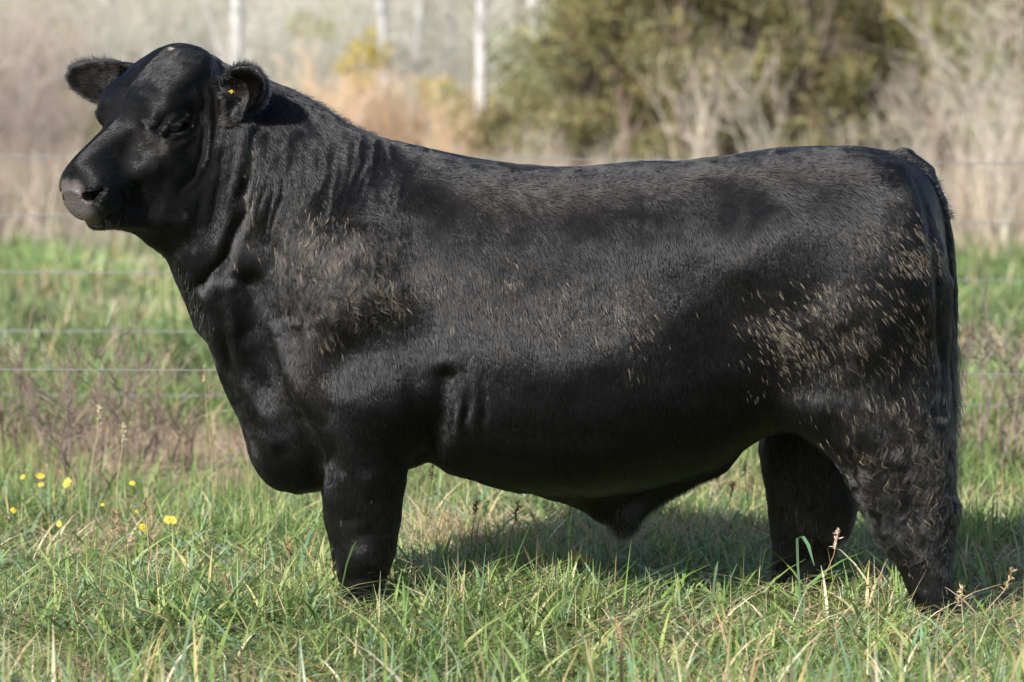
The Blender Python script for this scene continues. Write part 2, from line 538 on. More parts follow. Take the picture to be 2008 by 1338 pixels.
# ---- surface detail: folds, hollows and muscles, (polyline, radius px, millimetres outwards)
STROKES = [
    # creases between head and neck, skin folds of the neck
    ([(500, 255), (490, 330), (474, 420), (445, 500), (395, 556)], 11, -13), ([(470, 260), (462, 350), (440, 440), (415, 500)], 8, 6),
    ([(440, 262), (432, 350), (412, 440)], 6, -6), ([(404, 250), (398, 300), (376, 350), (350, 372)], 5, -6), ([(412, 262), (404, 310), (386, 350)], 5, 4),
    ([(620, 215), (660, 260)], 14, -6), ([(590, 240), (640, 300)], 9, -4),
    # jowl, throat
    ([(398, 380), (380, 450), (345, 492)], 9, -5),
    # groove between brisket and shoulder
    ([(486, 560), (496, 640), (520, 730), (560, 820), (622, 905)], 28, -26), ([(452, 560), (462, 650), (492, 760), (540, 862)], 16, 13),
    ([(430, 620), (452, 720), (480, 800)], 9, -4),
    # shoulder and upper arm
    ([(800, 470), (838, 600), (852, 720)], 44, -9), ([(668, 710), (740, 670), (830, 650)], 46, -12), ([(560, 620), (590, 720), (640, 800)], 22, -7),
    ([(600, 560), (640, 640), (650, 700)], 20, 5), ([(700, 780), (760, 810)], 48, 9), ([(640, 830), (665, 920)], 14, -5), ([(780, 760), (790, 850)], 20, 6),
    # elbow gap and folds behind it
    ([(868, 745), (856, 820), (840, 905)], 22, -26), ([(885, 740), (884, 860)], 7, -6), ([(908, 700), (915, 850)], 8, -6), ([(942, 710), (950, 850)], 8, -4),
    ([(897, 740), (899, 850)], 6, 3), ([(926, 720), (930, 840)], 7, 2),
    # knee, cannon, hoof
    ([(706, 1092), (712, 1108)], 20, 6), ([(690, 1020), (700, 1050)], 16, -3), ([(720, 940), (712, 1030)], 12, 3), ([(670, 1140), (750, 1132)], 8, -3),
    # ribs
    ([(980, 560), (990, 760)], 16, -1.2), ([(1045, 540), (1060, 780)], 16, -1.2), ([(1115, 540), (1135, 780)], 16, -1.2), ([(1190, 560), (1205, 760)], 18, -1.2),
    ([(1000, 700), (1100, 730), (1210, 700)], 45, 7),
    # flank hollow, flank fold, hip
    ([(1390, 560), (1430, 650), (1440, 770)], 75, -20), ([(1400, 905), (1470, 835), (1530, 790), (1600, 800)], 32, 8), ([(1330, 620), (1430, 520), (1540, 460), (1620, 440)], 50, 9),
    ([(1395, 350), (1480, 345), (1515, 380)], 30, 3), ([(1340, 330), (1400, 400), (1450, 430)], 40, -3), ([(1560, 560), (1620, 620)], 50, 8),
    ([(1480, 700), (1530, 770)], 26, -8), ([(1500, 330), (1560, 380)], 30, -4),
    # tail head and the gap beside the tail
    ([(1790, 350), (1815, 410), (1836, 480), (1846, 580), (1846, 700), (1842, 800)], 9, -16), ([(1760, 330), (1800, 400)], 14, 5),
    # thigh and hock
    ([(1700, 700), (1760, 780)], 40, 7), ([(1620, 870), (1700, 960), (1750, 1060)], 14, 4), ([(1820, 1000), (1830, 1090), (1850, 1180)], 12, 4),
    ([(1780, 1040), (1810, 1150)], 10, -4), ([(1860, 985), (1866, 1005)], 14, 7),
    # belly: edge of the long hair
    ([(880, 872), (1000, 882), (1150, 884), (1290, 876)], 16, 3),
    # face
    ([(232, 300), (262, 268), (300, 240), (330, 215)], 9, 3), ([(250, 320), (290, 290), (322, 262)], 9, -4), ([(318, 300), (345, 292), (375, 270)], 7, 3), ([(310, 330), (340, 345), (368, 330)], 12, 4),
    ([(255, 400), (300, 420), (350, 425)], 10, -4), ([(236, 372), (244, 400), (232, 425)], 6, -3), ([(185, 352), (205, 345), (222, 352)], 5, 2),
    ([(420, 180), (428, 240), (420, 300)], 7, -5), ([(395, 160), (405, 200), (400, 235)], 8, -4), ([(360, 212), (392, 222), (398, 250)], 5, -3), ([(270, 175), (300, 200), (318, 230)], 14, -3),
    ([(300, 300), (330, 340), (300, 400)], 16, -4), ([(270, 250), (240, 320)], 14, -4), ([(300, 270), (350, 262), (385, 250)], 5, -3),
    ([(362, 180), (384, 172)], 9, -5), ([(345, 200), (375, 198)], 7, 3), ([(215, 345), (260, 350), (290, 380)], 8, -3),
]


_r = random.Random(4)
for _k in range(22):
    _x = 506 + _k * 13 + _r.uniform(-4, 4)
    _y0, _y1 = 262 + _r.uniform(-12, 40) + _k * .8, 455 + _r.uniform(-50, 40) - _k * 3
    STROKES.append(([(_x + 8, _y0), (_x + 2 + _r.uniform(-4, 4), (_y0 + _y1) / 2), (_x - 14 + _r.uniform(-6, 4), _y1)], _r.uniform(3.6, 5.5), -_r.uniform(3.5, 8) * (1 - .6 * max(0, _k - 10) / 12)))


def to_px(V):
    d = V - CAM
    z = d @ FWD
    return np.stack([1004 + FPX * d[:, 0] / z, 669 - FPX * (d @ UPV) / z], 1)


def detail(V, N):
    off = np.zeros(len(V))
    for side in (1, -1):
        m = (N[:, 1] * side < 0.25)
        if side < 0: m &= V[:, 0] > xof(470)
        Q = V[m] * np.array([1, side, 1.0])
        P = to_px(Q)
        P = P + 5 * np.stack([vnoise(Q * 16, 21), vnoise(Q * 16, 22)], 1)
        fr = np.clip(.85 + .7 * vnoise(Q * 11, 23), .05, 1.5)
        wgt = sstep(-N[m, 1] * side, -.25, .25)
        o = np.zeros(len(P))
        for pts, r, amp in STROKES:
            pts = np.array(pts, float)
            bb = np.all((P > pts.min(0) - 3 * r) & (P < pts.max(0) + 3 * r), axis=1)
            if not bb.any(): continue
            p = P[bb]; best = np.full(len(p), 1e9); tb = np.zeros(len(p))
            nseg = len(pts) - 1
            for i, (a, b) in enumerate(zip(pts[:-1], pts[1:])):
                ba = b - a; t = np.clip(((p - a) @ ba) / (ba @ ba), 0, 1)
                d = np.linalg.norm(p - a - t[:, None] * ba, axis=1)
                c = d < best
                best[c] = d[c]; tb[c] = (i + t[c]) / nseg
            end = np.clip(np.minimum(tb, 1 - tb) * 5, 0.35, 1) if r < 10 else 1.0
            o[bb] += amp * .001 * np.exp(-(best / r) ** 2 * .8) * end * (fr[bb] if r < 10 else 1.0)
        off[m] += o * wgt
    # uneven flesh and fine skin wrinkles on the neck
    P = V * np.array([1, 1, 1])
    off += .0022 * vnoise(P * 9, 3) + .0012 * vnoise(P * 22, 4)
    px = to_px(V)
    nk = sstep(px[:, 0], 440, 520) * (1 - sstep(px[:, 0], 760, 900)) * sstep(px[:, 1], 230, 320) * (1 - sstep(px[:, 1], 520, 640))
    off += nk * .0022 * vnoise(np.stack([V[:, 0] * 46 + V[:, 2] * 9, V[:, 1] * 9, V[:, 2] * 7], 1), 8)
    return off


def build_body():
    V, F = surface_nets(0.0102)
    V = relax(V, F, 1)
    V = project(V, 2)
    V, F = subdivide_quads(V, F)
    V = relax(V, F, 1)
    V = project(V, 1)
    V = relax(V, F, 1, .5)
    N = face_normals_v(V, F)
    V = V + N * detail(V, N)[:, None]
    N = face_normals_v(V, F)
    return V, F, N


# ---- what the bull is made of
def build_bull():
    V, F, N = build_body()
    px = to_px(V * np.where(V[:, 1:2] < 0, 1, np.array([[1, -1, 1]])))      # far side mirrored
    pxd = to_px(V)
    Q = (V - HO) @ HM.T
    hd = (Q[:, 0] > .0) & (np.abs(Q[:, 1]) < .18) & (Q[:, 2] > -.4) & (V[:, 0] < xof(500))
    # nose leather: front of the muzzle
    u, v, w = Q[:, 0], Q[:, 1], Q[:, 2]
    lea = sstep(u, hs(.470) + .045 * np.abs(v) / .07, hs(.508) + .045 * np.abs(v) / .07) * sstep(w + .006 * vnoise(V * 60, 71), -.190, -.172) * (1 - sstep(w + .008 * vnoise(V * 50, 72), -.072, -.046)) * (V[:, 0] < xof(260))
    nos = np.exp(-(((u - hs(.505)) / .022) ** 2 + ((np.abs(v) - .056) / .020) ** 2 + ((w + .104) / .018) ** 2) * 1.2)
    lea = np.clip(lea, 0, 1) * (V[:, 0] < xof(260))
    eye = np.exp(-(((u - .177) / .040) ** 2 + ((np.abs(v) - .14) / .03) ** 2 + ((w + .074) / .026) ** 2)) * (V[:, 0] < xof(460))

    m, nt, out = new_mat('bull_hide')
    L = nt.links
    p = nt.nodes.new('ShaderNodeBsdfPrincipled')
    at_ = nt.nodes.new('ShaderNodeAttribute'); at_.attribute_name = 'leather'
    mix = nt.nodes.new('ShaderNodeMix'); mix.data_type = 'RGBA'
    mix.inputs[6].default_value = (.0045, .0042, .0042, 1); mix.inputs[7].default_value = (.12, .102, .10, 1)
    L.new(at_.outputs['Fac'], mix.inputs[0])
    tc = nt.nodes.new('ShaderNodeTexCoord')
    n1 = nt.nodes.new('ShaderNodeTexNoise'); n1.inputs['Scale'].default_value = 60; n1.inputs['Detail'].default_value = 5
    L.new(tc.outputs['Object'], n1.inputs['Vector'])
    mx2 = nt.nodes.new('ShaderNodeMix'); mx2.data_type = 'RGBA'; mx2.blend_type = 'MULTIPLY'; mx2.inputs[0].default_value = .6
    L.new(mix.outputs[2], mx2.inputs[6]); L.new(n1.outputs['Fac'], mx2.inputs[7])
    L.new(mx2.outputs[2], p.inputs['Base Color'])
    r = nt.nodes.new('ShaderNodeMapRange'); r.inputs['From Min'].default_value = 0; r.inputs['From Max'].default_value = 1
    r.inputs['To Min'].default_value = .7; r.inputs['To Max'].default_value = .32
    L.new(at_.outputs['Fac'], r.inputs[0]); L.new(r.outputs[0], p.inputs['Roughness'])
    r2 = nt.nodes.new('ShaderNodeMapRange'); r2.inputs['To Min'].default_value = .12; r2.inputs['To Max'].default_value = .5
    L.new(at_.outputs['Fac'], r2.inputs[0]); L.new(r2.outputs[0], p.inputs['Specular IOR Level'])
    vo = nt.nodes.new('ShaderNodeTexVoronoi'); vo.inputs['Scale'].default_value = 260
    L.new(tc.outputs['Object'], vo.inputs['Vector'])
    bu = nt.nodes.new('ShaderNodeBump'); L.new(at_.outputs['Fac'], bu.inputs['Strength']); bu.inputs['Distance'].default_value = .002
    L.new(vo.outputs['Distance'], bu.inputs['Height']); L.new(bu.outputs[0], p.inputs['Normal'])
    L.new(p.outputs[0], out.inputs[0])

    root = empty('bull', (0.1, 0, 0))
    tag(root, 'stocky black bull standing side-on in the grass, mud-flecked coat, head turned to the camera', 'bull')
    def part(name, *a, **k):
        o = mesh_np(name, *a, **k); o.parent = root; o.matrix_parent_inverse = Matrix.Translation((-0.1, 0, 0)); return o
    body = part('body', V, F.ravel(), np.arange(len(F)) * 4, m)
    a = body.data.attributes.new('leather', 'FLOAT', 'POINT')
    a.data.foreach_set('value', (np.maximum(np.clip(lea, 0, 1), .60 * sstep(eye, .5, .8)) * (1 - .92 * np.clip(nos * 1.5, 0, 1))).astype(np.float32))

    # ---------------- coat
    A, B, C_, D_ = (V[F[:, i]] for i in range(4))
    fn = np.cross(C_ - A, D_ - B); ar = np.linalg.norm(fn, axis=1) * .5; fn = fn / (2 * ar[:, None] + 1e-12)
    dens = ar * np.where(fn[:, 1] > .35, .3, 1.0)
    fc = (A + B + C_ + D_) / 4
    dens = dens * np.where(fc[:, 0] < xof(500), 2.4, 1.0)
    dens = dens * np.where((fc[:, 2] < .09), .3, 1.0)
    M = NHAIR
    fi = RNG.choice(len(F), M, p=dens / dens.sum())
    s_, t_ = RNG.random(M)[:, None], RNG.random(M)[:, None]
    R0 = (A[fi] * (1 - s_) + B[fi] * s_) * (1 - t_) + (D_[fi] * (1 - s_) + C_[fi] * s_) * t_
    nn = (N[F[fi, 0]] * (1 - s_) + N[F[fi, 1]] * s_) * (1 - t_) + (N[F[fi, 3]] * (1 - s_) + N[F[fi, 2]] * s_) * t_
    nn /= np.linalg.norm(nn, axis=1)[:, None] + 1e-9
    lf = lea[F[fi, 0]]; ef = eye[F[fi, 0]]
    keep = (lf < .35) & (ef < .62) & (nos[F[fi, 0]] * (R0[:, 0] < xof(260)) < .5)
    R0, nn = R0[keep], nn[keep]; M = len(R0)
    mir = R0[:, 1] > 0
    P = to_px(np.where(mir[:, None] & (R0[:, 0:1] > xof(520)), R0 * np.array([1, -1, 1]), R0))
    X, Y = P[:, 0], P[:, 1]
    q = (R0 - HO) @ HM.T
    def box(x0, x1, y0, y1, s=40.0):
        return sstep(X, x0 - s, x0 + s) * (1 - sstep(X, x1 - s, x1 + s)) * sstep(Y, y0 - s, y0 + s) * (1 - sstep(Y, y1 - s, y1 + s))
    def blob(x, y, rx, ry): return np.exp(-(((X - x) / rx) ** 2 + ((Y - y) / ry) ** 2))
    ishead = (q[:, 0] > -.03) & (X < 445 + RNG.normal(0, 14, M)) & (Y < 470 + RNG.normal(0, 22, M)) & (q[:, 2] > -.37 + RNG.normal(0, .03, M))
    isear = ((X < 240) & (Y < 240) & (q[:, 1] < -.12)) | ((X > 425) & (X < 535) & (Y < 250) & (R0[:, 1] < -.15))
    hind = sstep(X, 1560, 1680) * sstep(Y, 560, 700) * (1 - sstep(Y, 1080, 1150))
    curl = sstep(X, 1600, 1720) * sstep(Y, 770, 860) * (1 - sstep(Y, 1060, 1110))
    fhind = (R0[:, 1] > .05) & (X > 1480) & (Y > 850) & (Y < 1090)
    curl = np.maximum(curl, fhind * .6)
    shd = box(560, 800, 430, 640, 50)
    bel = sstep(X, 850, 950) * (1 - sstep(X, 1480, 1560)) * sstep(Y, 850, 905)
    # length
    neck = box(470, 780, 200, 520, 40)
    Ln = .017 - .001 * neck + .006 * box(440, 820, 480, 760, 60) + .013 * hind + .009 * curl + .010 * shd + .018 * bel
    Ln = np.where(X < 520, np.where((Y > 480) & (Y < 800), .024, Ln), Ln)
    Ln = np.where(ishead, .011, Ln)
    Ln = np.where(isear, .017, Ln)
    Ln = np.where((Y > 1080), np.minimum(Ln, .016), Ln)
    Ln = Ln + .014 * blob(1225, 1000, 60, 40)
    Ln = Ln * RNG.uniform(.6, 1.25, M)
    # flow
    d = np.tile(np.array([.32, 0, -1.0]), (M, 1))
    top = sstep(nn[:, 2], .55, .95) * sstep(X, 700, 900)
    d += top[:, None] * np.array([1.2, 0, .4])
    rump = sstep(X, 1250, 1650) * (1 - sstep(Y, 600, 800))
    d += rump[:, None] * np.array([.45, 0, 0])
    legm = sstep(Y, 900, 1000)
    d[:, 0] *= 1 - .8 * legm
    hdm = (ishead | isear)
    dh = (-HF_ * .9 + HL_ * np.sign(q[:, 1:2]) * .5 - HU_ * .6)
    d = np.where(ishead[:, None], dh, d)
    eo = np.where(q[:, 1:2] > 0, HL_ + np.array([0.2, -.3, .35]), -HL_ * 1.0 + np.array([-.3, -.5, .25]))
    d = np.where(isear[:, None], eo, d)
    d = d / np.linalg.norm(d, axis=1)[:, None]
    tg = d - nn * (d * nn).sum(1)[:, None]; tg /= np.linalg.norm(tg, axis=1)[:, None] + 1e-6
    sd = np.cross(nn, tg)
    ang = .16 * vnoise(R0 * 9, 31) + (.085 + .30 * shd + .35 * curl - .05 * neck) * vnoise(R0 * 45, 32) + RNG.normal(0, .07, M)
    ang += (.9 * shd) * np.sin(R0[:, 2] * 90 + 4 * vnoise(R0 * 20, 33)) * .5
    ang = np.where(isear, ang * 1.6, ang)
    tg2 = tg * np.cos(ang)[:, None] + sd * np.sin(ang)[:, None]
    sd2 = np.cross(nn, tg2)
    lift = .085 + .10 * (1 - ishead) * (1 - legm) + .10 * hind + .25 * curl + .22 * isear + .12 * bel + .08 * shd + .03 * np.abs(RNG.normal(0, 1, M))
    lift = lift * (1 + .3 * vnoise(R0 * 60, 35))
    K = 5
    pts = np.zeros((M, K, 3))
    amp = (.10 + .5 * shd - .05 * neck + .5 * curl + .15 * hind)
    ph = 5 * vnoise(R0 * 30, 36) + RNG.normal(0, .25, M)
    wl = 5.0 + 1.0 * RNG.random(M)
    base = R0 - nn * .0006
    for k in range(K):
        t = k / (K - 1.0)
        sway = amp * Ln * .45 * np.sin(ph + t * wl) * t
        h = Ln * lift * (1.5 * t - .9 * t * t)
        pts[:, k] = base + tg2 * (Ln * t)[:, None] + sd2 * sway[:, None] + nn * h[:, None]
    # locks: hairs of a small cell lean together at the tip
    cs = np.where(ishead | isear, .005, .0075) * (1 + .6 * hind + .5 * shd + .6 * curl)
    jit = np.stack([vnoise(R0 * 70, 41), vnoise(R0 * 70, 42), vnoise(R0 * 70, 43)], 1) * .6
    along = (R0 * d).sum(1)[:, None] * d * .55        # cells drawn out along the flow
    g = np.floor((R0 - along) / cs[:, None] + jit).astype(np.int64)
    key = (g[:, 0] * 73856093) ^ (g[:, 1] * 19349663) ^ (g[:, 2] * 83492791)
    uq, inv = np.unique(key, return_inverse=True); inv = inv.ravel()
    cnt = np.bincount(inv)
    cen = np.stack([np.bincount(inv, pts[:, -1, i]) / cnt for i in range(3)], 1)
    far = np.linalg.norm(cen[inv] - pts[:, -1], axis=1)
    str_ = np.where(far < .022, .30 + .45 * np.maximum(shd, np.maximum(hind, curl)) + .2 * isear, 0)
    for k in range(1, K):
        t = (k / (K - 1.0)) ** 1.3
        # pull sideways only
        dlt = (cen[inv] - pts[:, -1]); dlt = dlt - tg2 * (dlt * tg2).sum(1)[:, None] * .7
        pts[:, k] += dlt * (str_ * t)[:, None]
    lock = (np.sin(uq.astype(np.float64) * 12.9898) * 43758.5453) % 1.0
    lk = lock[inv]
    # dried mud clinging to some locks
    mud = .85 * blob(720, 545, 85, 65) + .55 * blob(610, 480, 75, 60) + .5 * blob(645, 655, 22, 50) + .35 * blob(960, 560, 60, 50) + .22 * blob(1060, 590, 120, 50) \
        + .30 * blob(1150, 640, 60, 40) + .62 * blob(1240, 630, 42, 60) + .95 * blob(1800, 505, 62, 34) + .35 * blob(1780, 480, 90, 50) + .50 * blob(1520, 640, 60, 55) + .45 * blob(1640, 640, 110, 60) \
        + .35 * blob(1560, 690, 90, 60) + .30 * blob(1740, 650, 120, 90) + .30 * blob(1760, 860, 110, 80) + .26 * blob(1820, 960, 70, 80) + .22 * blob(1810, 1060, 50, 60) + .22 * blob(1700, 880, 60, 60) \
        + .40 * blob(1240, 740, 20, 20) + .30 * blob(985, 690, 20, 30) + .25 * blob(490, 400, 16, 110) + .2 * blob(700, 1010, 30, 20) + .5 * blob(1838, 440, 10, 70)
    mud = np.where(fhind, .55 * np.exp(-(((pxd_of(R0)[:, 0] - 1600) / 60) ** 2 + ((pxd_of(R0)[:, 1] - 1015) / 45) ** 2)), mud)
    patch = np.clip(.72 + 1.15 * vnoise(R0 * 26, 51) + .5 * vnoise(R0 * 60, 52), 0, 1.5)
    g2 = np.floor((R0 - along) / .0048 + jit * 1.5).astype(np.int64)
    key2 = ((g2[:, 0] * 73856093) ^ (g2[:, 1] * 19349663) ^ (g2[:, 2] * 83492791)).astype(np.float64)
    lk2 = (np.sin((key2 % 1000003) * 12.9898) * 43758.5453) % 1.0
    ism = (lk2 < np.maximum(mud * patch * .46, .85 * np.exp(-(((X - 1800) / 58) ** 2 + ((Y - 508) / 28) ** 2) * 1.2))) & (RNG.random(M) < .52)
    tone = RNG.uniform(.7, 1.2, M) * (.7 + .6 * lk)
    black = np.stack([.0046 + 0 * lk, .0047 + 0 * lk, .0052 + 0 * lk], 1) * (0.7 + .6 * RNG.random(M))[:, None]
    brown = (.7 * blob(1050, 380, 200, 60) + .6 * blob(1400, 340, 160, 40) + .4 * blob(1650, 330, 120, 40) + .5 * box(560, 640, 560, 800, 30) + .5 * blob(360, 130, 60, 40) + .9 * blob(338, 288, 26, 14))[:, None]
    black = black + brown * np.array([.006, .003, .001])
    dust = (.8 * blob(720, 545, 110, 90) + .5 * blob(1150, 600, 250, 80) + .5 * blob(1560, 600, 220, 140) + .5 * blob(1700, 800, 200, 200) + .6 * blob(488, 400, 18, 130))[:, None] * (lk[:, None] > .5)
    black = black + dust * np.array([.012, .010, .008])
    tan = np.array([.225, .195, .15]) * (tone * RNG.uniform(.25, 1.25, M))[:, None]
    smear = np.clip(mud * patch, 0, 1)[:, None] * (RNG.random(M) < .6)[:, None] * RNG.uniform(.2, 1, M)[:, None]
    black = black + smear * np.array([.070, .060, .046])
    col = np.where(ism[:, None], tan, black)
    horn = np.exp(-(((P[:, 0] - 330) / 7) ** 2 + ((P[:, 1] - 98) / 4) ** 2)) > .62
    col = np.where(horn[:, None], np.array([.42, .36, .28]), col)
    ear_in = isear & (RNG.random(M) < .3)
    col = np.where(ear_in[:, None], np.array([.022, .015, .011]), col)
    rad = np.where(ism, .00048, .00038) * np.where(ishead, .72, 1.0)
    ism = ism | horn
    hair_object('coat', pts[~ism], rad[~ism], col[~ism], root)
    hair_object('dried_mud', pts[ism], rad[ism], col[ism], root, MUD)

    # ---------------- long hair: tail switch, sheath tuft, ear fringes, chest fringe, crest
    S, Rr, Cc = [], [], []
    def tuft(n, roots, dirs, length, curlamp, r=.0006, K=9, col=(.011, .010, .010), gravity=.5):
        for i in range(n):
            a, dd = roots(i), np.array(dirs(i), float)
            dd /= np.linalg.norm(dd); l = length() ; p = np.array(a, float); ph1, ph2 = RNG.random(2) * 6.28; f = RNG.uniform(4, 9)
            line = [p.copy()]
            for k in range(1, K):
                t = k / (K - 1.0)
                dd = dd + np.array([0, 0, -gravity / K]); dd /= np.linalg.norm(dd)
                p = p + dd * l / (K - 1)
                o = curlamp * t * np.array([math.sin(ph1 + f * t), math.cos(ph2 + f * t), 0])
                line.append(p + o)
            S.append(line); Rr.append(r * RNG.uniform(.7, 1.3)); Cc.append(np.array(col) * RNG.uniform(.6, 1.4))
    def lerp(a, b, t): return np.array(a) * (1 - t) + np.array(b) * t
    def tailroot(i):
        t = RNG.random() ** .8
        yy = 560 + 320 * t
        return at(np.interp(yy, [560, 680, 800, 900], [1860, 1862, 1858, 1856]) + RNG.normal(0, 4), yy, RNG.normal(0, .014))
    tuft(2600, tailroot, lambda i: (RNG.normal(.05, .10), RNG.normal(0, .08), -1), lambda: RNG.uniform(.06, .20), .011, .0007)
    tuft(1100, lambda i: at(1220 + RNG.normal(0, 14), 1006 + RNG.normal(0, 8), RNG.normal(0, .02)), lambda i: (RNG.normal(.0, .25), RNG.normal(0, .2), -1), lambda: RNG.uniform(.03, .075), .008, .0007)
    def chest(i):
        t = RNG.random(); return lerp(at(352, 520, 0), at(408, 640, 0), t) + np.array([RNG.normal(.012, .01), RNG.normal(-.02, .05), 0])
    tuft(900, chest, lambda i: (RNG.normal(.0, .2), RNG.normal(0, .2), -1), lambda: RNG.uniform(.02, .05), .003, .0005)
    crest_x = [(520, 170), (560, 176), (600, 192), (640, 214), (680, 244), (730, 266)]
    def crest(i):
        x = RNG.uniform(560, 730); return at(x, np.interp(x, [c[0] for c in crest_x], [c[1] for c in crest_x]) + 4, RNG.normal(0, .02))
    tuft(700, crest, lambda i: (1, RNG.normal(0, .3), RNG.uniform(.0, .7)), lambda: RNG.uniform(.012, .03), .002, .0005)
    def hipline(i):
        x = RNG.uniform(1735, 1860); return at(x, np.interp(x, [1735, 1790, 1830, 1860], [298, 318, 356, 430]), RNG.normal(0, .03))
    tuft(900, hipline, lambda i: (.8, RNG.normal(0, .3), RNG.uniform(-.4, .5)), lambda: RNG.uniform(.012, .03), .002, .0005)
    def tailedge(i):
        y_ = RNG.uniform(420, 860); return at(np.interp(y_, [420, 480, 560, 700, 860], [1850, 1864, 1869, 1869, 1862]) - RNG.random() * 22, y_, RNG.normal(-.008, .012))
    tuft(1500, tailedge, lambda i: (RNG.normal(.12, .12), RNG.normal(-.05, .12), -1), lambda: RNG.uniform(.02, .055), .004, .0005)
    for (bx0, tx0, up, sgn) in ((nb, nt_, HL_, 1), (fb, ft_, -HL_, -1)):
        axis = tx0 - bx0; Lx = np.linalg.norm(axis); axn = axis / Lx
        side = np.cross(np.array([-.6, -1, -.3]) / 1.2, axn); side /= np.linalg.norm(side)
        def rim(i):
            th = RNG.uniform(-2.5, 2.5)
            return bx0 + axis * .52 + axis * .47 * math.cos(th) + side * .058 * math.sin(th)
        tuft(1800, rim, lambda i: axn * .9 + side * RNG.normal(0, .9) + np.array([0, -.3, .1]), lambda: RNG.uniform(.010, .024), .002, .00042, K=5, gravity=.15)
        def inner(i): return bx0 + axis * RNG.uniform(.15, .9) + side * RNG.uniform(-.042, .042) + np.array([0, .01, 0])
        tuft(900, inner, lambda i: axn * .5 + side * RNG.normal(0, .5) + np.array([-.2, -.5, .0]), lambda: RNG.uniform(.012, .028), .003, .00042, K=5, col=(.018, .012, .009), gravity=.15)
    # whiskers on lip and chin
    tuft(60, lambda i: hw(hs(RNG.uniform(.42, .52)), RNG.uniform(0, .07), -.18 + RNG.normal(0, .01)), lambda i: HF_ * RNG.uniform(0, .6) + np.array([RNG.normal(0, .3), -.3, -1]), lambda: RNG.uniform(.012, .03), .001, .00016, K=5, col=(.02, .018, .016))
    # eyelashes
    tuft(40, lambda i: hw(RNG.uniform(.148, .205), .150, -.056 + RNG.normal(0, .002)), lambda i: HL_ * 1.0 - HF_ * .2 - HU_ * .25, lambda: RNG.uniform(.010, .018), .001, .00022, K=5, gravity=.3)
    by = {}
    for l, r_, c_ in zip(S, Rr, Cc): by.setdefault(len(l), []).append((l, r_, c_))
    allp, allr, allc, sizes = [], [], [], []
    for Kk, lst in by.items():
        allp.append(np.array([x[0] for x in lst]).reshape(-1, 3)); sizes += [Kk] * len(lst)
        allr.append(np.array([x[1] for x in lst])); allc.append(np.array([x[2] for x in lst]))
    hair_flat('long_hair', np.concatenate(allp), sizes, np.concatenate(allr), np.concatenate(allc), root)

    # ---------------- eyes
    em, ent, eo_ = new_mat('bull_eye')
    ep = ent.nodes.new('ShaderNodeBsdfPrincipled'); ep.inputs['Base Color'].default_value = (.008, .007, .010, 1); ep.inputs['Roughness'].default_value = .08; ep.inputs['Specular IOR Level'].default_value = .55
    ent.links.new(ep.outputs[0], eo_.inputs[0])
    for s in (1, -1):
        bm = bmesh.new(); bmesh.ops.create_uvsphere(bm, u_segments=28, v_segments=18, radius=.025)
        me = bpy.data.meshes.new('eyeball'); bm.to_mesh(me); bm.free()
        for pl in me.polygons: pl.use_smooth = True
        me.materials.append(em)
        o = bpy.data.objects.new('eyeball', me); o.parent = root; o.matrix_parent_inverse = Matrix.Translation((-.1, 0, 0))
        o.location = hw(.178, .1185 * s, -.073).tolist(); COL.objects.link(o)
    # ---------------- ear tag
    tm, tnt, to_ = new_mat('yellow_plastic')
    tp = tnt.nodes.new('ShaderNodeBsdfPrincipled'); tp.inputs['Base Color'].default_value = (.40, .27, .05, 1); tp.inputs['Roughness'].default_value = .4
    tnt.links.new(tp.outputs[0], to_.inputs[0])
    c = nb + (nt_ - nb) * .38 + np.array([-.012, -.022, .004])
    bm = bmesh.new()
    bmesh.ops.create_cone(bm, cap_ends=True, segments=14, radius1=.0055, radius2=.005, depth=.003)
    bmesh.ops.create_cone(bm, cap_ends=True, segments=10, radius1=.0035, radius2=.002, depth=.014)
    bmesh.ops.rotate(bm, verts=bm.verts, matrix=Matrix.Rotation(math.radians(80), 3, 'X'))
    bmesh.ops.rotate(bm, verts=bm.verts, matrix=Matrix.Rotation(math.radians(-55), 3, 'Z'))
    me = bpy.data.meshes.new('ear_tag'); bm.to_mesh(me); bm.free(); me.materials.append(tm)
    o = bpy.data.objects.new('ear_tag', me); o.parent = root; o.matrix_parent_inverse = Matrix.Translation((-.1, 0, 0)); o.location = c.tolist(); COL.objects.link(o)
    o['label'] = 'small yellow tag in the near ear'
    # ---------------- hooves: two claws each
    hm, hnt, ho_ = new_mat('hoof_horn')
    hp = hnt.nodes.new('ShaderNodeBsdfPrincipled'); hp.inputs['Roughness'].default_value = .7; hp.inputs['Specular IOR Level'].default_value = .2
    hn = hnt.nodes.new('ShaderNodeTexNoise'); hn.inputs['Scale'].default_value = 40
    hr = hnt.nodes.new('ShaderNodeValToRGB'); hr.color_ramp.elements[0].color = (.012, .011, .011, 1); hr.color_ramp.elements[1].color = (.05, .042, .036, 1)
    hnt.links.new(hn.outputs['Fac'], hr.inputs[0]); hnt.links.new(hr.outputs[0], hp.inputs['Base Color']); hnt.links.new(hp.outputs[0], ho_.inputs[0])
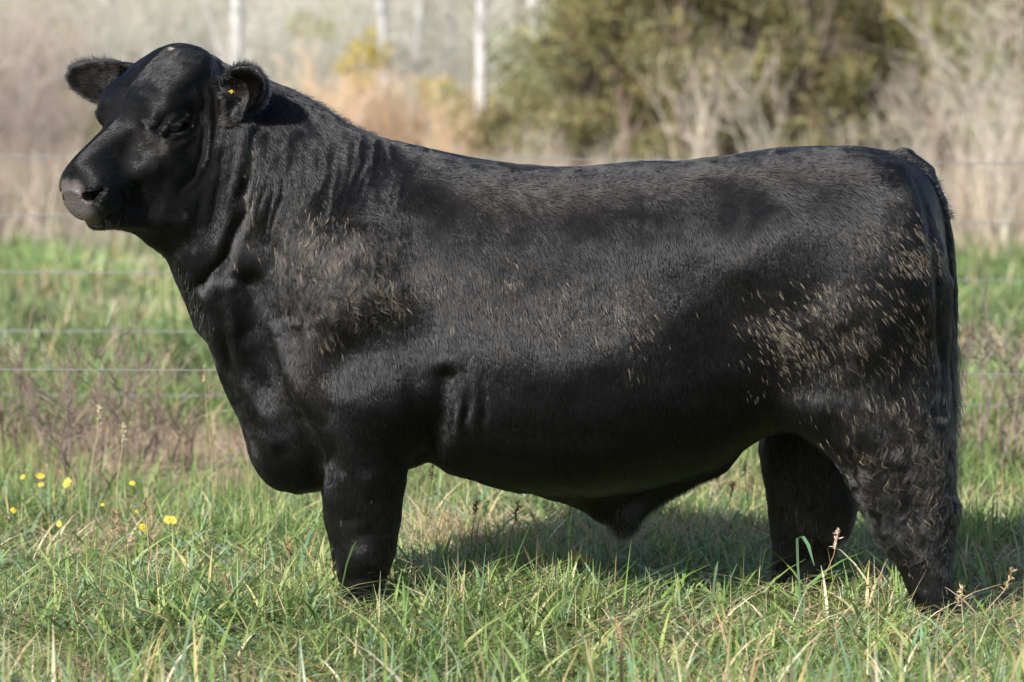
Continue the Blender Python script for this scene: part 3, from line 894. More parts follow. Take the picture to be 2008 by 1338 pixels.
    for (px_, py_, Y) in ((708, 1176, -.175), (690, 1170, .16), (1850, 1222, -.215), (1572, 1168, .20)):
        c = at(px_, py_, Y); VV, FF = [], []
        for s in (-1, 1):
            n0 = len(VV); NS = 14
            for j, (dz, sc, fx) in enumerate(((.012, .80, .0), (.0, .92, -.002), (-.025, 1.0, -.008), (-.05, 1.08, -.018), (-.062, 1.06, -.018), (-.064, .9, -.016))):
                for i in range(NS):
                    a = 2 * math.pi * i / NS; ca, sa = math.cos(a), math.sin(a)
                    x = (.050 if ca < 0 else .042) * math.copysign(abs(ca) ** .8, ca) * sc + fx
                    y = .024 * math.copysign(abs(sa) ** .7, sa) * sc + s * (.027 + .004 * max(0, -ca))
                    VV.append(c + np.array([x, y, dz - .006]))
            for j in range(5):
                for i in range(NS):
                    a0 = n0 + j * NS + i; a1 = n0 + j * NS + (i + 1) % NS
                    FF.append((a0, a0 + NS, a1 + NS, a1) if True else None)
        mesh = bpy.data.meshes.new('hoof'); caps = []
        for k2 in range(2):
            caps.append(tuple(reversed([k2 * 84 + 5 * 14 + i for i in range(14)]))); caps.append(tuple(k2 * 84 + i for i in range(14)))
        mesh.from_pydata([tuple(v_) for v_ in VV], [], FF + caps); mesh.materials.append(hm)
        for pl in mesh.polygons: pl.use_smooth = len(pl.vertices) == 4
        o = bpy.data.objects.new('hoof', mesh); o.parent = root; o.matrix_parent_inverse = Matrix.Translation((-.1, 0, 0)); COL.objects.link(o)
    return root


def pxd_of(R): return to_px(R)


hair_mat, hnt_, hout_ = new_mat('bull_hair')
hb = hnt_.nodes.new('ShaderNodeBsdfHairPrincipled')
hb.parametrization = 'COLOR'
ha = hnt_.nodes.new('ShaderNodeAttribute'); ha.attribute_name = 'tint'
hnt_.links.new(ha.outputs['Color'], hb.inputs['Color'])
hb.inputs['Roughness'].default_value = .22
hb.inputs['IOR'].default_value = 1.42
hb.inputs['Radial Roughness'].default_value = .4
hb.inputs['Coat'].default_value = 0.0
hb.inputs['Random Roughness'].default_value = .2
hnt_.links.new(hb.outputs[0], hout_.inputs[0])


MUD, mnt_, mo_ = new_mat('dried_mud')
mp_ = mnt_.nodes.new('ShaderNodeBsdfPrincipled'); mp_.inputs['Roughness'].default_value = .9; mp_.inputs['Specular IOR Level'].default_value = .1
ma_ = mnt_.nodes.new('ShaderNodeAttribute'); ma_.attribute_name = 'tint'
mnt_.links.new(ma_.outputs['Color'], mp_.inputs['Base Color']); mnt_.links.new(mp_.outputs[0], mo_.inputs[0])


def hair_flat(name, pts, sizes, rad, col, parent, mat=None):
    cv = bpy.data.hair_curves.new(name)
    cv.add_curves(list(map(int, sizes)))
    cv.attributes['position'].data.foreach_set('vector', pts.astype(np.float32).ravel())
    sz = np.array(sizes); pr = np.repeat(rad, sz)
    first = np.repeat(np.cumsum(sz) - sz, sz); k = np.arange(len(pr)) - first
    t = k / (np.repeat(sz, sz) - 1.0)
    pr = pr * (1 - .75 * t ** 1.5)
    ra = cv.attributes.get('radius') or cv.attributes.new('radius', 'FLOAT', 'POINT')
    ra.data.foreach_set('value', pr.astype(np.float32))
    ca = cv.attributes.new('tint', 'FLOAT_COLOR', 'CURVE')
    c4 = np.ones((len(sz), 4), np.float32); c4[:, :3] = col
    ca.data.foreach_set('color', c4.ravel())
    cv.materials.append(mat or hair_mat)
    o = bpy.data.objects.new(name, cv); o.parent = parent
    o.matrix_parent_inverse = Matrix.Translation((-.1, 0, 0)); COL.objects.link(o)
    o['kind'] = 'stuff'
    return o


def hair_object(name, pts, rad, col, parent, mat=None):
    return hair_flat(name, pts.reshape(-1, 3), [pts.shape[1]] * len(pts), rad, col, parent, mat)


NHAIR = 800000


# ================================================================== GROUND
def gz(x, y):
    x = np.asarray(x, float); y = np.asarray(y, float)
    z = .055 * np.exp(-((x + .42) / .55) ** 2 - ((y + .05) / .7) ** 2) + .028 * np.exp(-((x - .72) / .4) ** 2 - ((y - .25) / .4) ** 2)
    q = np.stack([x.ravel() * .9, y.ravel() * .9, 0 * x.ravel()], 1)
    z = z + .018 * vnoise(q, 61).reshape(x.shape) * sstep(np.abs(y), .6, 2)
    far = np.maximum(y - 62, 0)
    z = z + .17 * far * sstep(far, 0, 30) + 1.2 * vnoise(np.stack([x.ravel() * .03, y.ravel() * .03, 0 * x.ravel()], 1), 62).reshape(x.shape) * sstep(far, 0, 40)
    return z


def grid_mesh(name, xs, ys, mat):
    X, Y = np.meshgrid(xs, ys, indexing='ij')
    Z = gz(X, Y)
    V = np.stack([X.ravel(), Y.ravel(), Z.ravel()], 1)
    n, m = len(xs), len(ys)
    i, j = np.meshgrid(np.arange(n - 1), np.arange(m - 1), indexing='ij')
    a = (i * m + j).ravel()
    F = np.stack([a, a + m, a + m + 1, a + 1], 1)
    return mesh_np(name, V, F.ravel(), np.arange(len(F)) * 4, mat)


gm, gnt, gout = new_mat('pasture_soil')
gp = gnt.nodes.new('ShaderNodeBsdfPrincipled'); gp.inputs['Roughness'].default_value = .95; gp.inputs['Specular IOR Level'].default_value = .1
gtc = gnt.nodes.new('ShaderNodeTexCoord')
gn1 = gnt.nodes.new('ShaderNodeTexNoise'); gn1.inputs['Scale'].default_value = .8; gn1.inputs['Detail'].default_value = 8
gn2 = gnt.nodes.new('ShaderNodeTexNoise'); gn2.inputs['Scale'].default_value = 35; gn2.inputs['Detail'].default_value = 8
gr1 = gnt.nodes.new('ShaderNodeValToRGB')
gr1.color_ramp.elements[0].position = .38; gr1.color_ramp.elements[0].color = (.085, .095, .035, 1)
gr1.color_ramp.elements[1].position = .62; gr1.color_ramp.elements[1].color = (.21, .165, .10, 1)
gr2 = gnt.nodes.new('ShaderNodeValToRGB'); gr2.color_ramp.elements[0].color = (.35, .35, .35, 1); gr2.color_ramp.elements[1].color = (1.3, 1.3, 1.3, 1)
gmx = gnt.nodes.new('ShaderNodeMix'); gmx.data_type = 'RGBA'; gmx.blend_type = 'MULTIPLY'; gmx.inputs[0].default_value = 1
gb = gnt.nodes.new('ShaderNodeBump'); gb.inputs['Strength'].default_value = .8; gb.inputs['Distance'].default_value = .03
gl = gnt.links
gl.new(gtc.outputs['Object'], gn1.inputs['Vector']); gl.new(gtc.outputs['Object'], gn2.inputs['Vector'])
gl.new(gn1.outputs['Fac'], gr1.inputs[0]); gl.new(gn2.outputs['Fac'], gr2.inputs[0])
gsa = gnt.nodes.new('ShaderNodeAttribute'); gsa.attribute_name = 'bare_soil'
gsm = gnt.nodes.new('ShaderNodeMix'); gsm.data_type = 'RGBA'; gsm.inputs[7].default_value = (.40, .29, .20, 1)
gthatch = gnt.nodes.new('ShaderNodeMix'); gthatch.data_type = 'RGBA'; gthatch.blend_type = 'MULTIPLY'; gthatch.inputs[0].default_value = 1; gthatch.inputs[7].default_value = (.42, .42, .42, 1)
gl.new(gr1.outputs[0], gthatch.inputs[6]); gl.new(gthatch.outputs[2], gsm.inputs[6]); gl.new(gsa.outputs['Fac'], gsm.inputs[0])
gsb = gnt.nodes.new('ShaderNodeAttribute'); gsb.attribute_name = 'far_field'
gfm = gnt.nodes.new('ShaderNodeMix'); gfm.data_type = 'RGBA'; gfm.inputs[7].default_value = (.32, .315, .22, 1)
gl.new(gsm.outputs[2], gfm.inputs[6]); gl.new(gsb.outputs['Fac'], gfm.inputs[0])
gl.new(gfm.outputs[2], gmx.inputs[6]); gl.new(gr2.outputs[0], gmx.inputs[7]); gl.new(gmx.outputs[2], gp.inputs['Base Color'])
gl.new(gn2.outputs['Fac'], gb.inputs['Height']); gl.new(gb.outputs[0], gp.inputs['Normal']); gl.new(gp.outputs[0], gout.inputs[0])
xs = np.concatenate([-np.geomspace(150, 5, 26), np.linspace(-4.6, 4.6, 93), np.geomspace(5, 150, 26)])
ys = np.concatenate([np.linspace(-20, -3, 8), np.linspace(-2.5, 7, 96), np.geomspace(7.4, 320, 60)])
_g = grid_mesh('ground', xs, ys, gm)
_gc = np.zeros(len(_g.data.vertices) * 3, np.float32); _g.data.vertices.foreach_get('co', _gc); _gc = _gc.reshape(-1, 3).astype(float)
_soil = np.exp(-((((_gc[:, 0] + 1.05) / .95) ** 2 + ((_gc[:, 1] - 4.0) / 1.5) ** 2)) ** 2) 
_sa = _g.data.attributes.new('bare_soil', 'FLOAT', 'POINT'); _sa.data.foreach_set('value', np.clip(_soil, 0, 1).astype(np.float32))
_sb = _g.data.attributes.new('far_field', 'FLOAT', 'POINT'); _sb.data.foreach_set('value', sstep(_gc[:, 1], 6, 14).astype(np.float32))
tag(_g, kind='structure')


def leaf_material(name, rough=.5, trans=.35, spec=.3):
    m, nt, out = new_mat(name)
    a = nt.nodes.new('ShaderNodeAttribute'); a.attribute_name = 'tint'
    p = nt.nodes.new('ShaderNodeBsdfPrincipled'); p.inputs['Roughness'].default_value = rough; p.inputs['Specular IOR Level'].default_value = spec
    t = nt.nodes.new('ShaderNodeBsdfTranslucent'); mx = nt.nodes.new('ShaderNodeMixShader'); mx.inputs[0].default_value = trans
    nt.links.new(a.outputs['Color'], p.inputs['Base Color']); nt.links.new(a.outputs['Color'], t.inputs['Color'])
    nt.links.new(p.outputs[0], mx.inputs[1]); nt.links.new(t.outputs[0], mx.inputs[2]); nt.links.new(mx.outputs[0], out.inputs[0])
    return m


GRASS = leaf_material('grass_blade', .42, .35, .45)
STRAW = leaf_material('dry_straw', .7, .2, .2)
BARK = leaf_material('twig_bark', .8, 0.0, .2)
LEAF = leaf_material('shrub_leaf', .55, .3, .3)


def ribbons(P, Wd, side, cols):
    """P (n,K,3) centre lines, Wd (n,K) half widths, side (n,3) or (n,K,3)"""
    n, K = P.shape[:2]
    if side.ndim == 2: side = side[:, None, :]
    Lf = P - side * Wd[..., None]; Rt = P + side * Wd[..., None]
    V = np.stack([Lf, Rt], 2).reshape(-1, 3)
    b = (np.arange(n) * K * 2)[:, None] + (np.arange(K - 1) * 2)[None, :]
    F = np.stack([b, b + 1, b + 3, b + 2], -1).reshape(-1, 4)
    return V, F, np.repeat(cols, K - 1, axis=0)


def emit(name, parts, mat, kind='stuff', parent=None):
    V, F, C, o = [], [], [], 0
    for v, f, c in parts:
        V.append(v); F.append(f + o); C.append(c); o += len(v)
    V = np.concatenate(V); F = np.concatenate(F); C = np.concatenate(C)
    ob = mesh_np(name, V, F.ravel(), np.arange(len(F)) * 4, mat, cols=C, parent=parent)
    if kind: ob['kind'] = kind
    return ob


GAIN = 1.0


def pick(cols, n, jit=.18):
    c = np.array([x[:3] for x in cols], float); w = np.array([x[3] for x in cols], float)
    r = c[RNG.choice(len(c), n, p=w / w.sum())]
    return r * GAIN * RNG.uniform(1 - jit, 1 + jit, (n, 1)) * RNG.uniform(.93, 1.07, (n, 3))


def blades(x, y, h, w, lean, cols, K=4, droop=.5, z0=None, head=None):
    n = len(x)
    z = (gz(x, y) if z0 is None else z0) - .006
    a = RNG.uniform(0, 2 * np.pi, n) if head is None else head
    d = np.stack([np.cos(a), np.sin(a), 0 * a], 1)
    P = np.zeros((n, K, 3)); t = np.linspace(0, 1, K)
    ln = np.abs(lean)
    for k, tk in enumerate(t):
        hor = h * (ln * tk + .55 * droop * ln * tk ** 2.2 + .25 * ln * ln * tk ** 2)
        ver = h * (tk * np.cos(np.clip(ln * .8, 0, 1.45)) - droop * ln * .6 * tk ** 2.4)
        P[:, k] = np.stack([x, y, z], 1) + d * hor[:, None] + np.array([0, 0, 1]) * np.maximum(ver, .004 * tk)[:, None]
    tw = RNG.uniform(-1.0, 1.0, n)
    s = np.stack([-np.sin(a + tw), np.cos(a + tw), 0 * a], 1)
    Wk = w[:, None] * np.array([.75, 1, .8, .45, .08])[np.linspace(0, 4, K).round().astype(int)][None, :] * .5
    return ribbons(P, Wk, s, cols)


def sample_zone(n, y0, y1, dens=None, margin=.5):
    """points on the strip of pasture in view (and a margin to the sides)"""
    out = []
    got = 0
    while got < n:
        y = RNG.uniform(y0, y1, n); half = (9 + y) * .1475 + margin
        hm = (9 + y1) * .1475 + margin
        x = RNG.uniform(-hm, hm, n)
        m = np.abs(x) < half
        if dens is not None: m &= RNG.random(n) < dens(x, y)
        out.append(np.stack([x[m], y[m]], 1)); got += m.sum()
    a = np.concatenate(out)[:n]
    return a[:, 0], a[:, 1]


def clump(x, y, s, seed): return vnoise(np.stack([x * s, y * s, 0 * x], 1), seed)


def foot_clear(x, y):
    """grass is trodden down where the hooves stand"""
    k = np.ones_like(x)
    for (fx, fy) in ((xof(708), -.175), (xof(690), .16), (xof(1850), -.215), (xof(1572), .2)):
        ry = np.where(y < fy, .30 if fy < 0 else .10, .06)
        k *= 1 - (.93 if fy < 0 else .8) * np.exp(-(((x - fx) / .08) ** 2 + ((y - fy) / ry) ** 2))
    return k


GREEN = [(.155, .235, .062, 4), (.10, .165, .045, 3), (.22, .30, .09, 3), (.31, .35, .13, 1.5), (.18, .275, .16, 2.6), (.44, .38, .16, 1.1)]
BLUEGREEN = [(.17, .25, .14, 3), (.14, .22, .09, 3), (.23, .31, .18, 2)]
STRAWC = [(.44, .36, .22, 3), (.34, .26, .15, 3), (.56, .48, .33, 2), (.24, .17, .10, 1.5), (.55, .38, .17, .8)]
FARGREEN = [(.15, .225, .075, 4), (.21, .28, .10, 4), (.10, .16, .055, 2.5), (.28, .35, .14, 1.2), (.40, .38, .22, .4)]


def near_grass():
    parts = []
    gd = lambda x, y: np.clip(.62 + .75 * clump(x, y, 2.6, 71) + .2 * clump(x, y, 9, 72), .10, 1) * foot_clear(x, y) * np.where((x > -.7) & (x < 1.1) & (y > -.1) & (y < 1.2), .75, 1)
    x, y = sample_zone(82000, -1.75, 2.1, gd)
    h = RNG.uniform(.05, .15, len(x)) * (1 + .55 * clump(x, y, 3, 73) + .35 * clump(x, y, 8, 173)) * (.45 + .55 * foot_clear(x, y))
    c = pick(GREEN, len(x)) * (1 + .18 * clump(x, y, 1.7, 74))[:, None]
    parts.append(blades(x, y, h, RNG.uniform(.0038, .0095, len(x)), np.abs(RNG.normal(1.15, .5, len(x))), c, z0=gz(x, y) + RNG.uniform(0, .055, len(x))))
    x, y = sample_zone(12000, -1.75, 2.1, lambda x, y: np.clip(.3 + 1.0 * clump(x, y, 2.0, 75), 0, 1) * foot_clear(x, y))
    h = RNG.uniform(.08, .20, len(x)) * np.where(y < -.5, 1.0, .85)
    parts.append(blades(x, y, h, RNG.uniform(.005, .011, len(x)), np.abs(RNG.normal(.9, .5, len(x))), pick(BLUEGREEN, len(x)), K=5, droop=.8))
    # longer blades close to the lens, along the bottom edge
    x, y = sample_zone(3400, -2.7, -1.4, lambda x, y: np.clip(.5 + .9 * clump(x, y, 2.2, 78), .05, 1))
    n = len(x)
    parts.append(blades(x, y, RNG.uniform(.12, .34, n), RNG.uniform(.006, .013, n), np.abs(RNG.normal(.6, .45, n)), pick(GREEN + BLUEGREEN + STRAWC, n), K=5, droop=.7))
    # broad leaves bending every way
    x, y = sample_zone(20000, -1.7, 2.0, lambda x, y: np.clip(.4 + .9 * clump(x, y, 3.1, 79), .05, 1) * foot_clear(x, y))
    n = len(x)
    parts.append(blades(x, y, RNG.uniform(.08, .21, n), RNG.uniform(.008, .016, n), RNG.uniform(.5, 1.9, n), pick(GREEN, n), K=5, droop=.6, z0=gz(x, y) + RNG.uniform(0, .04, n)))
    # coarse dark tufts standing in the bull's shade
    for (tx0, ty0, nn_, hh) in ((at(1010, 1130, .3)[0], .45, 190, .20), (at(870, 1130, .3)[0], .40, 90, .15), (at(1080, 1110, .3)[0], .6, 90, .15), (at(1330, 1120, .3)[0], .5, 120, .13), (at(1440, 1120, .3)[0], .55, 90, .14), (at(1230, 1120, .3)[0], .5, 60, .12),
                                (at(1900, 1010, .9)[0], 1.0, 260, .20), (at(1960, 1000, .9)[0], 1.3, 200, .2), (at(1860, 1000, .9)[0], 1.2, 120, .18), (at(490, 960, 1)[0], 1.3, 240, .18), (at(430, 900, 1)[0], 2.0, 220, .2), (at(140, 1130, .2)[0], .4, 180, .11)):
        x = tx0 + RNG.normal(0, .07, nn_); y = ty0 + RNG.normal(0, .06, nn_)
        parts.append(blades(x, y, hh * RNG.uniform(.5, 1.1, nn_), RNG.uniform(.004, .008, nn_), np.abs(RNG.normal(.22, .2, nn_)), pick(GREEN[:4], nn_), K=5, droop=.6))
    tag(emit('green_grass', parts, GRASS), 'short green pasture grass around and in front of the bull', 'grass')
    parts = []
    x, y = sample_zone(43000, -1.75, 2.2, lambda x, y: np.clip(.46 - .55 * clump(x, y, 2.6, 71) + .5 * clump(x, y, 1.2, 77), .12, 1) * foot_clear(x, y))
    n = len(x)
    L = RNG.uniform(.05, .17, n)
    parts.append(blades(x, y, L, RNG.uniform(.0016, .004, n), RNG.uniform(.8, 1.7, n), pick(STRAWC, n), K=4, droop=.35, z0=gz(x, y) + RNG.uniform(0, .045, n)))
    # upright bleached stems
    x, y = sample_zone(1700, -1.7, 2.2, lambda x, y: foot_clear(x, y) * .8)
    n = len(x)
    parts.append(blades(x, y, RNG.uniform(.10, .24, n), RNG.uniform(.0016, .003, n), np.abs(RNG.normal(.25, .25, n)), pick(STRAWC, n), K=5, droop=.4))
    # flattened straw leaves
    x, y = sample_zone(6500, -1.75, 1.8, lambda x, y: np.clip(.25 + 1.2 * clump(x, y, 1.9, 178), 0, 1) * foot_clear(x, y))
    n = len(x)
    parts.append(blades(x, y, RNG.uniform(.07, .2, n), RNG.uniform(.004, .009, n), RNG.uniform(.5, 1.8, n), pick(STRAWC, n), K=5, droop=.7, z0=gz(x, y) + RNG.uniform(.01, .06, n)))
    # curly dead tangle behind the legs
    for (cx, cy, nn_) in ((at(850, 1000, 1)[0], 1.15, 1500), (at(930, 1010, 1)[0], 1.4, 1100), (at(1170, 1080, .6)[0], .8, 900), (at(1440, 1010, .9)[0], 1.2, 1700), (at(1300, 1040, .9)[0], 1.2, 900), (at(1880, 1050, .7)[0], .7, 700), (at(300, 1000, 1)[0], 1.4, 800)):
        x = cx + RNG.normal(0, .14, nn_); y = cy + RNG.normal(0, .15, nn_)
        parts.append(blades(x, y, RNG.uniform(.05, .16, nn_), RNG.uniform(.0014, .0026, nn_), RNG.uniform(.1, 1.3, nn_), pick(STRAWC, nn_), K=5, droop=1.0, z0=gz(x, y) + RNG.uniform(0, .07, nn_)))
    tag(emit('dry_straw', parts, STRAW), 'bleached dead grass tangled through the green pasture', 'straw')


def mid_far_grass():
    bare = lambda x, y: (1 - .95 * np.exp(-(((x + 1.05) / .75) ** 2 + ((y - 3.9) / 1.1) ** 4))) * (1 - .5 * np.exp(-(((x + 2.2) / .8) ** 2 + ((y - 4.2) / .9) ** 2)))
    parts = []
    x, y = sample_zone(40000, 2.0, 6.4, lambda x, y: np.clip(.5 + .9 * clump(x, y, 1.5, 81), .08, 1) * bare(x, y))
    n = len(x)
    parts.append(blades(x, y, RNG.uniform(.06, .22, n) * (1 + .4 * clump(x, y, 2, 82)), RNG.uniform(.004, .008, n), np.abs(RNG.normal(.8, .45, n)), pick(GREEN[:4] + FARGREEN[:2], n), K=3))
    x, y = sample_zone(50000, 6.2, 20.5, lambda x, y: np.clip(.55 + .8 * clump(x, y, .8, 83), .06, 1) * (1 - .7 * sstep(y, 16, 20.5)))
    n = len(x)
    parts.append(blades(x, y, RNG.uniform(.06, .23, n) * (1 + .7 * clump(x, y, 1.6, 84)), RNG.uniform(.009, .020, n), np.abs(RNG.normal(.75, .5, n)), np.where((clump(x, y, 1.3, 185) + RNG.normal(0, .25, n) > .78)[:, None], pick(STRAWC, n), pick(FARGREEN, n)) * (1 + .45 * clump(x, y, 1.2, 85))[:, None], K=3))
    tag(emit('meadow_grass', parts, GRASS), 'taller soft-focus green grass beyond the wire fence', 'grass')
    parts = []
    x, y = sample_zone(15000, 2.0, 7.5, lambda x, y: np.clip(.5 + .7 * clump(x, y, 1.1, 86), .1, 1) * (.35 + .65 * bare(x, y)) * np.where(y > 4.5, .4, 1))
    n = len(x)
    parts.append(blades(x, y, RNG.uniform(.05, .17, n), RNG.uniform(.002, .005, n), RNG.uniform(.3, 1.4, n), pick(STRAWC, n), K=3))
    x, y = sample_zone(3000, 7.5, 22, lambda x, y: np.clip(.35 + .8 * clump(x, y, .5, 87) + (y - 16) * .03, .04, 1))
    n = len(x)
    parts.append(blades(x, y, RNG.uniform(.10, .30, n), RNG.uniform(.005, .012, n), np.abs(RNG.normal(.6, .4, n)), pick(STRAWC, n), K=3))
    pal = [(.33, .275, .21, 4), (.27, .22, .165, 3), (.40, .35, .28, 2), (.21, .165, .125, 2)]
    x, y = sample_zone(44000, 17.5, 37, lambda x, y: np.clip(.6 + .6 * clump(x, y, .5, 88), .1, 1) * (.25 + .75 * sstep(y, 17.5, 22)), margin=1.5)
    n = len(x)
    parts.append(blades(x, y, RNG.uniform(.35, .85, n) * (1 + .3 * clump(x, y, .7, 89)) * (1 - .35 * sstep(y, 24, 30)), RNG.uniform(.008, .016, n), np.abs(RNG.normal(.25, .2, n)), pick(pal, n), K=3))
    tag(emit('dead_meadow_grass', parts, STRAW), 'tall dead tan grass in a band below the shrubs and along the fence', 'dead grass')


# ================================================================== TWIGS, SHRUBS, TREES
def tube(path, rad, sides=3):
    path = np.array(path, float); K = len(path); n = sides
    tan = np.gradient(path, axis=0); tan /= np.linalg.norm(tan, axis=1)[:, None] + 1e-9
    ref = np.array([0.31, .95, .1]); A = np.cross(tan, ref); A /= np.linalg.norm(A, axis=1)[:, None] + 1e-9
    B = np.cross(tan, A)
    an = np.linspace(0, 2 * np.pi, n, endpoint=False)
    V = path[:, None] + np.array(rad)[:, None, None] * (A[:, None] * np.cos(an)[None, :, None] + B[:, None] * np.sin(an)[None, :, None])
    V = V.reshape(-1, 3); F = []
    for k in range(K - 1):
        for i in range(n):
            j = (i + 1) % n
            F.append((k * n + i, k * n + j, (k + 1) * n + j, (k + 1) * n + i))
    return V, np.array(F)


def many_tubes(P, R):
    """P (n,K,3), R (n,K) three-sided twigs, vectorised"""
    n, K = P.shape[:2]
    tan = np.gradient(P, axis=1); tan /= np.linalg.norm(tan, axis=2)[..., None] + 1e-9
    A = np.cross(tan, np.array([.31, .95, .1])); A /= np.linalg.norm(A, axis=2)[..., None] + 1e-9
    B = np.cross(tan, A)
    an = np.array([0, 2.0944, 4.18879])
    V = P[:, :, None] + R[:, :, None, None] * (A[:, :, None] * np.cos(an)[None, None, :, None] + B[:, :, None] * np.sin(an)[None, None, :, None])
    base = (np.arange(n) * K * 3)[:, None, None] + (np.arange(K - 1) * 3)[None, :, None]
    i = np.arange(3)[None, None, :]; j = (i + 1) % 3
    F = np.stack([base + i, base + j, base + 3 + j, base + 3 + i], -1).reshape(-1, 4)
    return V.reshape(-1, 3), F


def grow(roots, dirs, length, K=5, wob=.16, up=.25):
    n = len(roots); P = np.zeros((n, K, 3)); P[:, 0] = roots
    d = dirs / (np.linalg.norm(dirs, axis=1)[:, None] + 1e-9)
    for k in range(1, K):
        P[:, k] = P[:, k - 1] + d * (length / (K - 1))[:, None]
        d = d + RNG.normal(0, wob, (n, 3)) + np.array([0, 0, up / K])
        d /= np.linalg.norm(d, axis=1)[:, None]
    return P


def bare_shrub_mesh(name, nst, h, spread, cols, r0=.012, kids=6, sub=2, r_tip=.35, lean=0.0):
    a = RNG.uniform(0, 2 * np.pi, nst); rr = np.sqrt(RNG.random(nst)) * spread * .25
    roots = np.stack([np.cos(a) * rr, np.sin(a) * rr, np.full(nst, -.05)], 1)
    dirs = np.stack([np.cos(a) * RNG.uniform(0, .5, nst) * spread + lean, np.sin(a) * RNG.uniform(0, .5, nst) * spread, np.ones(nst)], 1)
    L = h * RNG.uniform(.55, 1.1, nst)
    P = grow(roots, dirs, L, 6)
    V, F = many_tubes(P, r0 * np.linspace(1, .3, 6)[None, :] * RNG.uniform(.6, 1.2, (nst, 1)))
    parts = [(V, F, np.repeat(pick(cols, nst), 15, axis=0))]
    cur, curL, r = P, L, r0 * .45
    for lev in range(sub):
        n = len(cur) * kids; src = np.repeat(np.arange(len(cur)), kids)
        t = RNG.uniform(.25, .98, n) * (cur.shape[1] - 1); i0 = np.floor(t).astype(int); f = (t - i0)[:, None]
        base = cur[src, i0] * (1 - f) + cur[src, np.minimum(i0 + 1, cur.shape[1] - 1)] * f
        ax = cur[src, -1] - cur[src, 0]; ax /= np.linalg.norm(ax, axis=1)[:, None] + 1e-9
        d = ax * .8 + RNG.normal(0, .5, (n, 3)); d[:, 2] = np.abs(d[:, 2]) * .8 + .15
        Lk = curL[src] * RNG.uniform(.18, .42, n)
        Pk = grow(base, d, Lk, 4, .14, .3)
        V, F = many_tubes(Pk, r * np.linspace(1, r_tip, 4)[None, :] * np.ones((n, 1)))
        parts.append((V, F, np.repeat(pick(cols, n), 9, axis=0)))
        cur, curL, r = Pk, Lk, r * .6
        kids = max(2, kids - 2)
    ob = emit(name, parts, BARK, kind=None)
    return ob


def leaf_cloud(centres, radii, n, size, cols, squash=.8, shell=.55):
    """leaves scattered through lumpy crown volumes"""
    centres = np.array(centres, float); radii = np.array(radii, float)
    w = radii ** 2; k = RNG.choice(len(radii), n, p=w / w.sum())
    d = RNG.normal(0, 1, (n, 3)); d /= np.linalg.norm(d, axis=1)[:, None]
    rr = (shell + (1 - shell) * RNG.random(n) ** .6)
    lump = 1 + .28 * vnoise(d * 2.6 + k[:, None] * 7.3, 91) + .18 * vnoise(d * 6 + k[:, None] * 3.1, 92)
    P = centres[k] + d * (rr * lump * radii[k])[:, None] * np.array([1, 1, squash])
    hole = vnoise(P * (2.2 / radii.mean()), 93) > -.42
    P, d, k = P[hole], d[hole], k[hole]; n = len(P)
    u = RNG.normal(0, 1, (n, 3)); u /= np.linalg.norm(u, axis=1)[:, None]
    v = np.cross(u, d + RNG.normal(0, .6, (n, 3))); v /= np.linalg.norm(v, axis=1)[:, None] + 1e-9
    s = size * RNG.uniform(.6, 1.4, n)[:, None]
    Q = np.stack([P - u * s, P - v * s * .45, P + u * s, P + v * s * .45], 1).reshape(-1, 3)
    F = np.arange(4 * n).reshape(-1, 4)
    c = pick(cols, n, .2) * (1 + .22 * vnoise(P * 3.0, 94))[:, None]
    return Q, F, c


def leafy(name, cat, loc, label, group, lumps, n, size, cols, trunk, bark, h, rz=0):
    root = empty(name, loc, rz)
    tag(root, label, cat, group)
    c = [l[:3] for l in lumps]; r = [l[3] for l in lumps]
    emit('crown', [leaf_cloud(c, r, n, size, cols)], LEAF, kind=None, parent=root)
    parts = []
    nm = len(lumps)
    base = np.array([[0, 0, -.05]])
    V, F = tube([(0, 0, -.08), (.02, 0, h * .3), (-.01, .02, h * .62), (0, 0, h * .9)], [trunk, trunk * .85, trunk * .6, trunk * .25], 7)
    parts.append((V, F, np.tile(np.array(bark), (len(F), 1))))
    for l in lumps:
        z0 = min(h * .5, max(.05, l[2] * .45))
        V, F = tube([(0, 0, z0), (l[0] * .5, l[1] * .5, z0 + (l[2] - z0) * .6), (l[0], l[1], l[2] + l[3] * .4)], [trunk * .5, trunk * .32, trunk * .1], 5)
        parts.append((V, F, np.tile(np.array(bark), (len(F), 1))))
    emit('trunk', parts, BARK, kind=None, parent=root)
    return root


def copy_thing(o, loc, rz, sc, label=None, group=None):
    c = o.copy(); COL.objects.link(c); c.location = loc; c.rotation_euler = (0, 0, rz); c.scale = (sc, sc, sc)
    if label: c['label'] = label
    if group: c['group'] = group
    for ch in list(o.children):
        k = ch.copy(); COL.objects.link(k); k.parent = c
    return c


def spot(px, dist):
    x = (px - 1004) * dist / FPX; y = dist - 9
    return (x, y, float(gz(np.array([x]), np.array([y]))[0]))


MAUVE = [(.35, .29, .255, 3), (.43, .37, .33, 2), (.27, .21, .18, 2)]
PALE = [(.46, .44, .38, 3), (.36, .34, .285, 3), (.55, .53, .47, 2)]
TAN = [(.48, .42, .34, 3), (.54, .48, .40, 3), (.38, .32, .26, 2)]
RUST = [(.58, .36, .21, 3), (.52, .41, .29, 3), (.66, .50, .34, 2)]
BROWN = [(.16, .12, .095, 3), (.22, .17, .13, 2)]


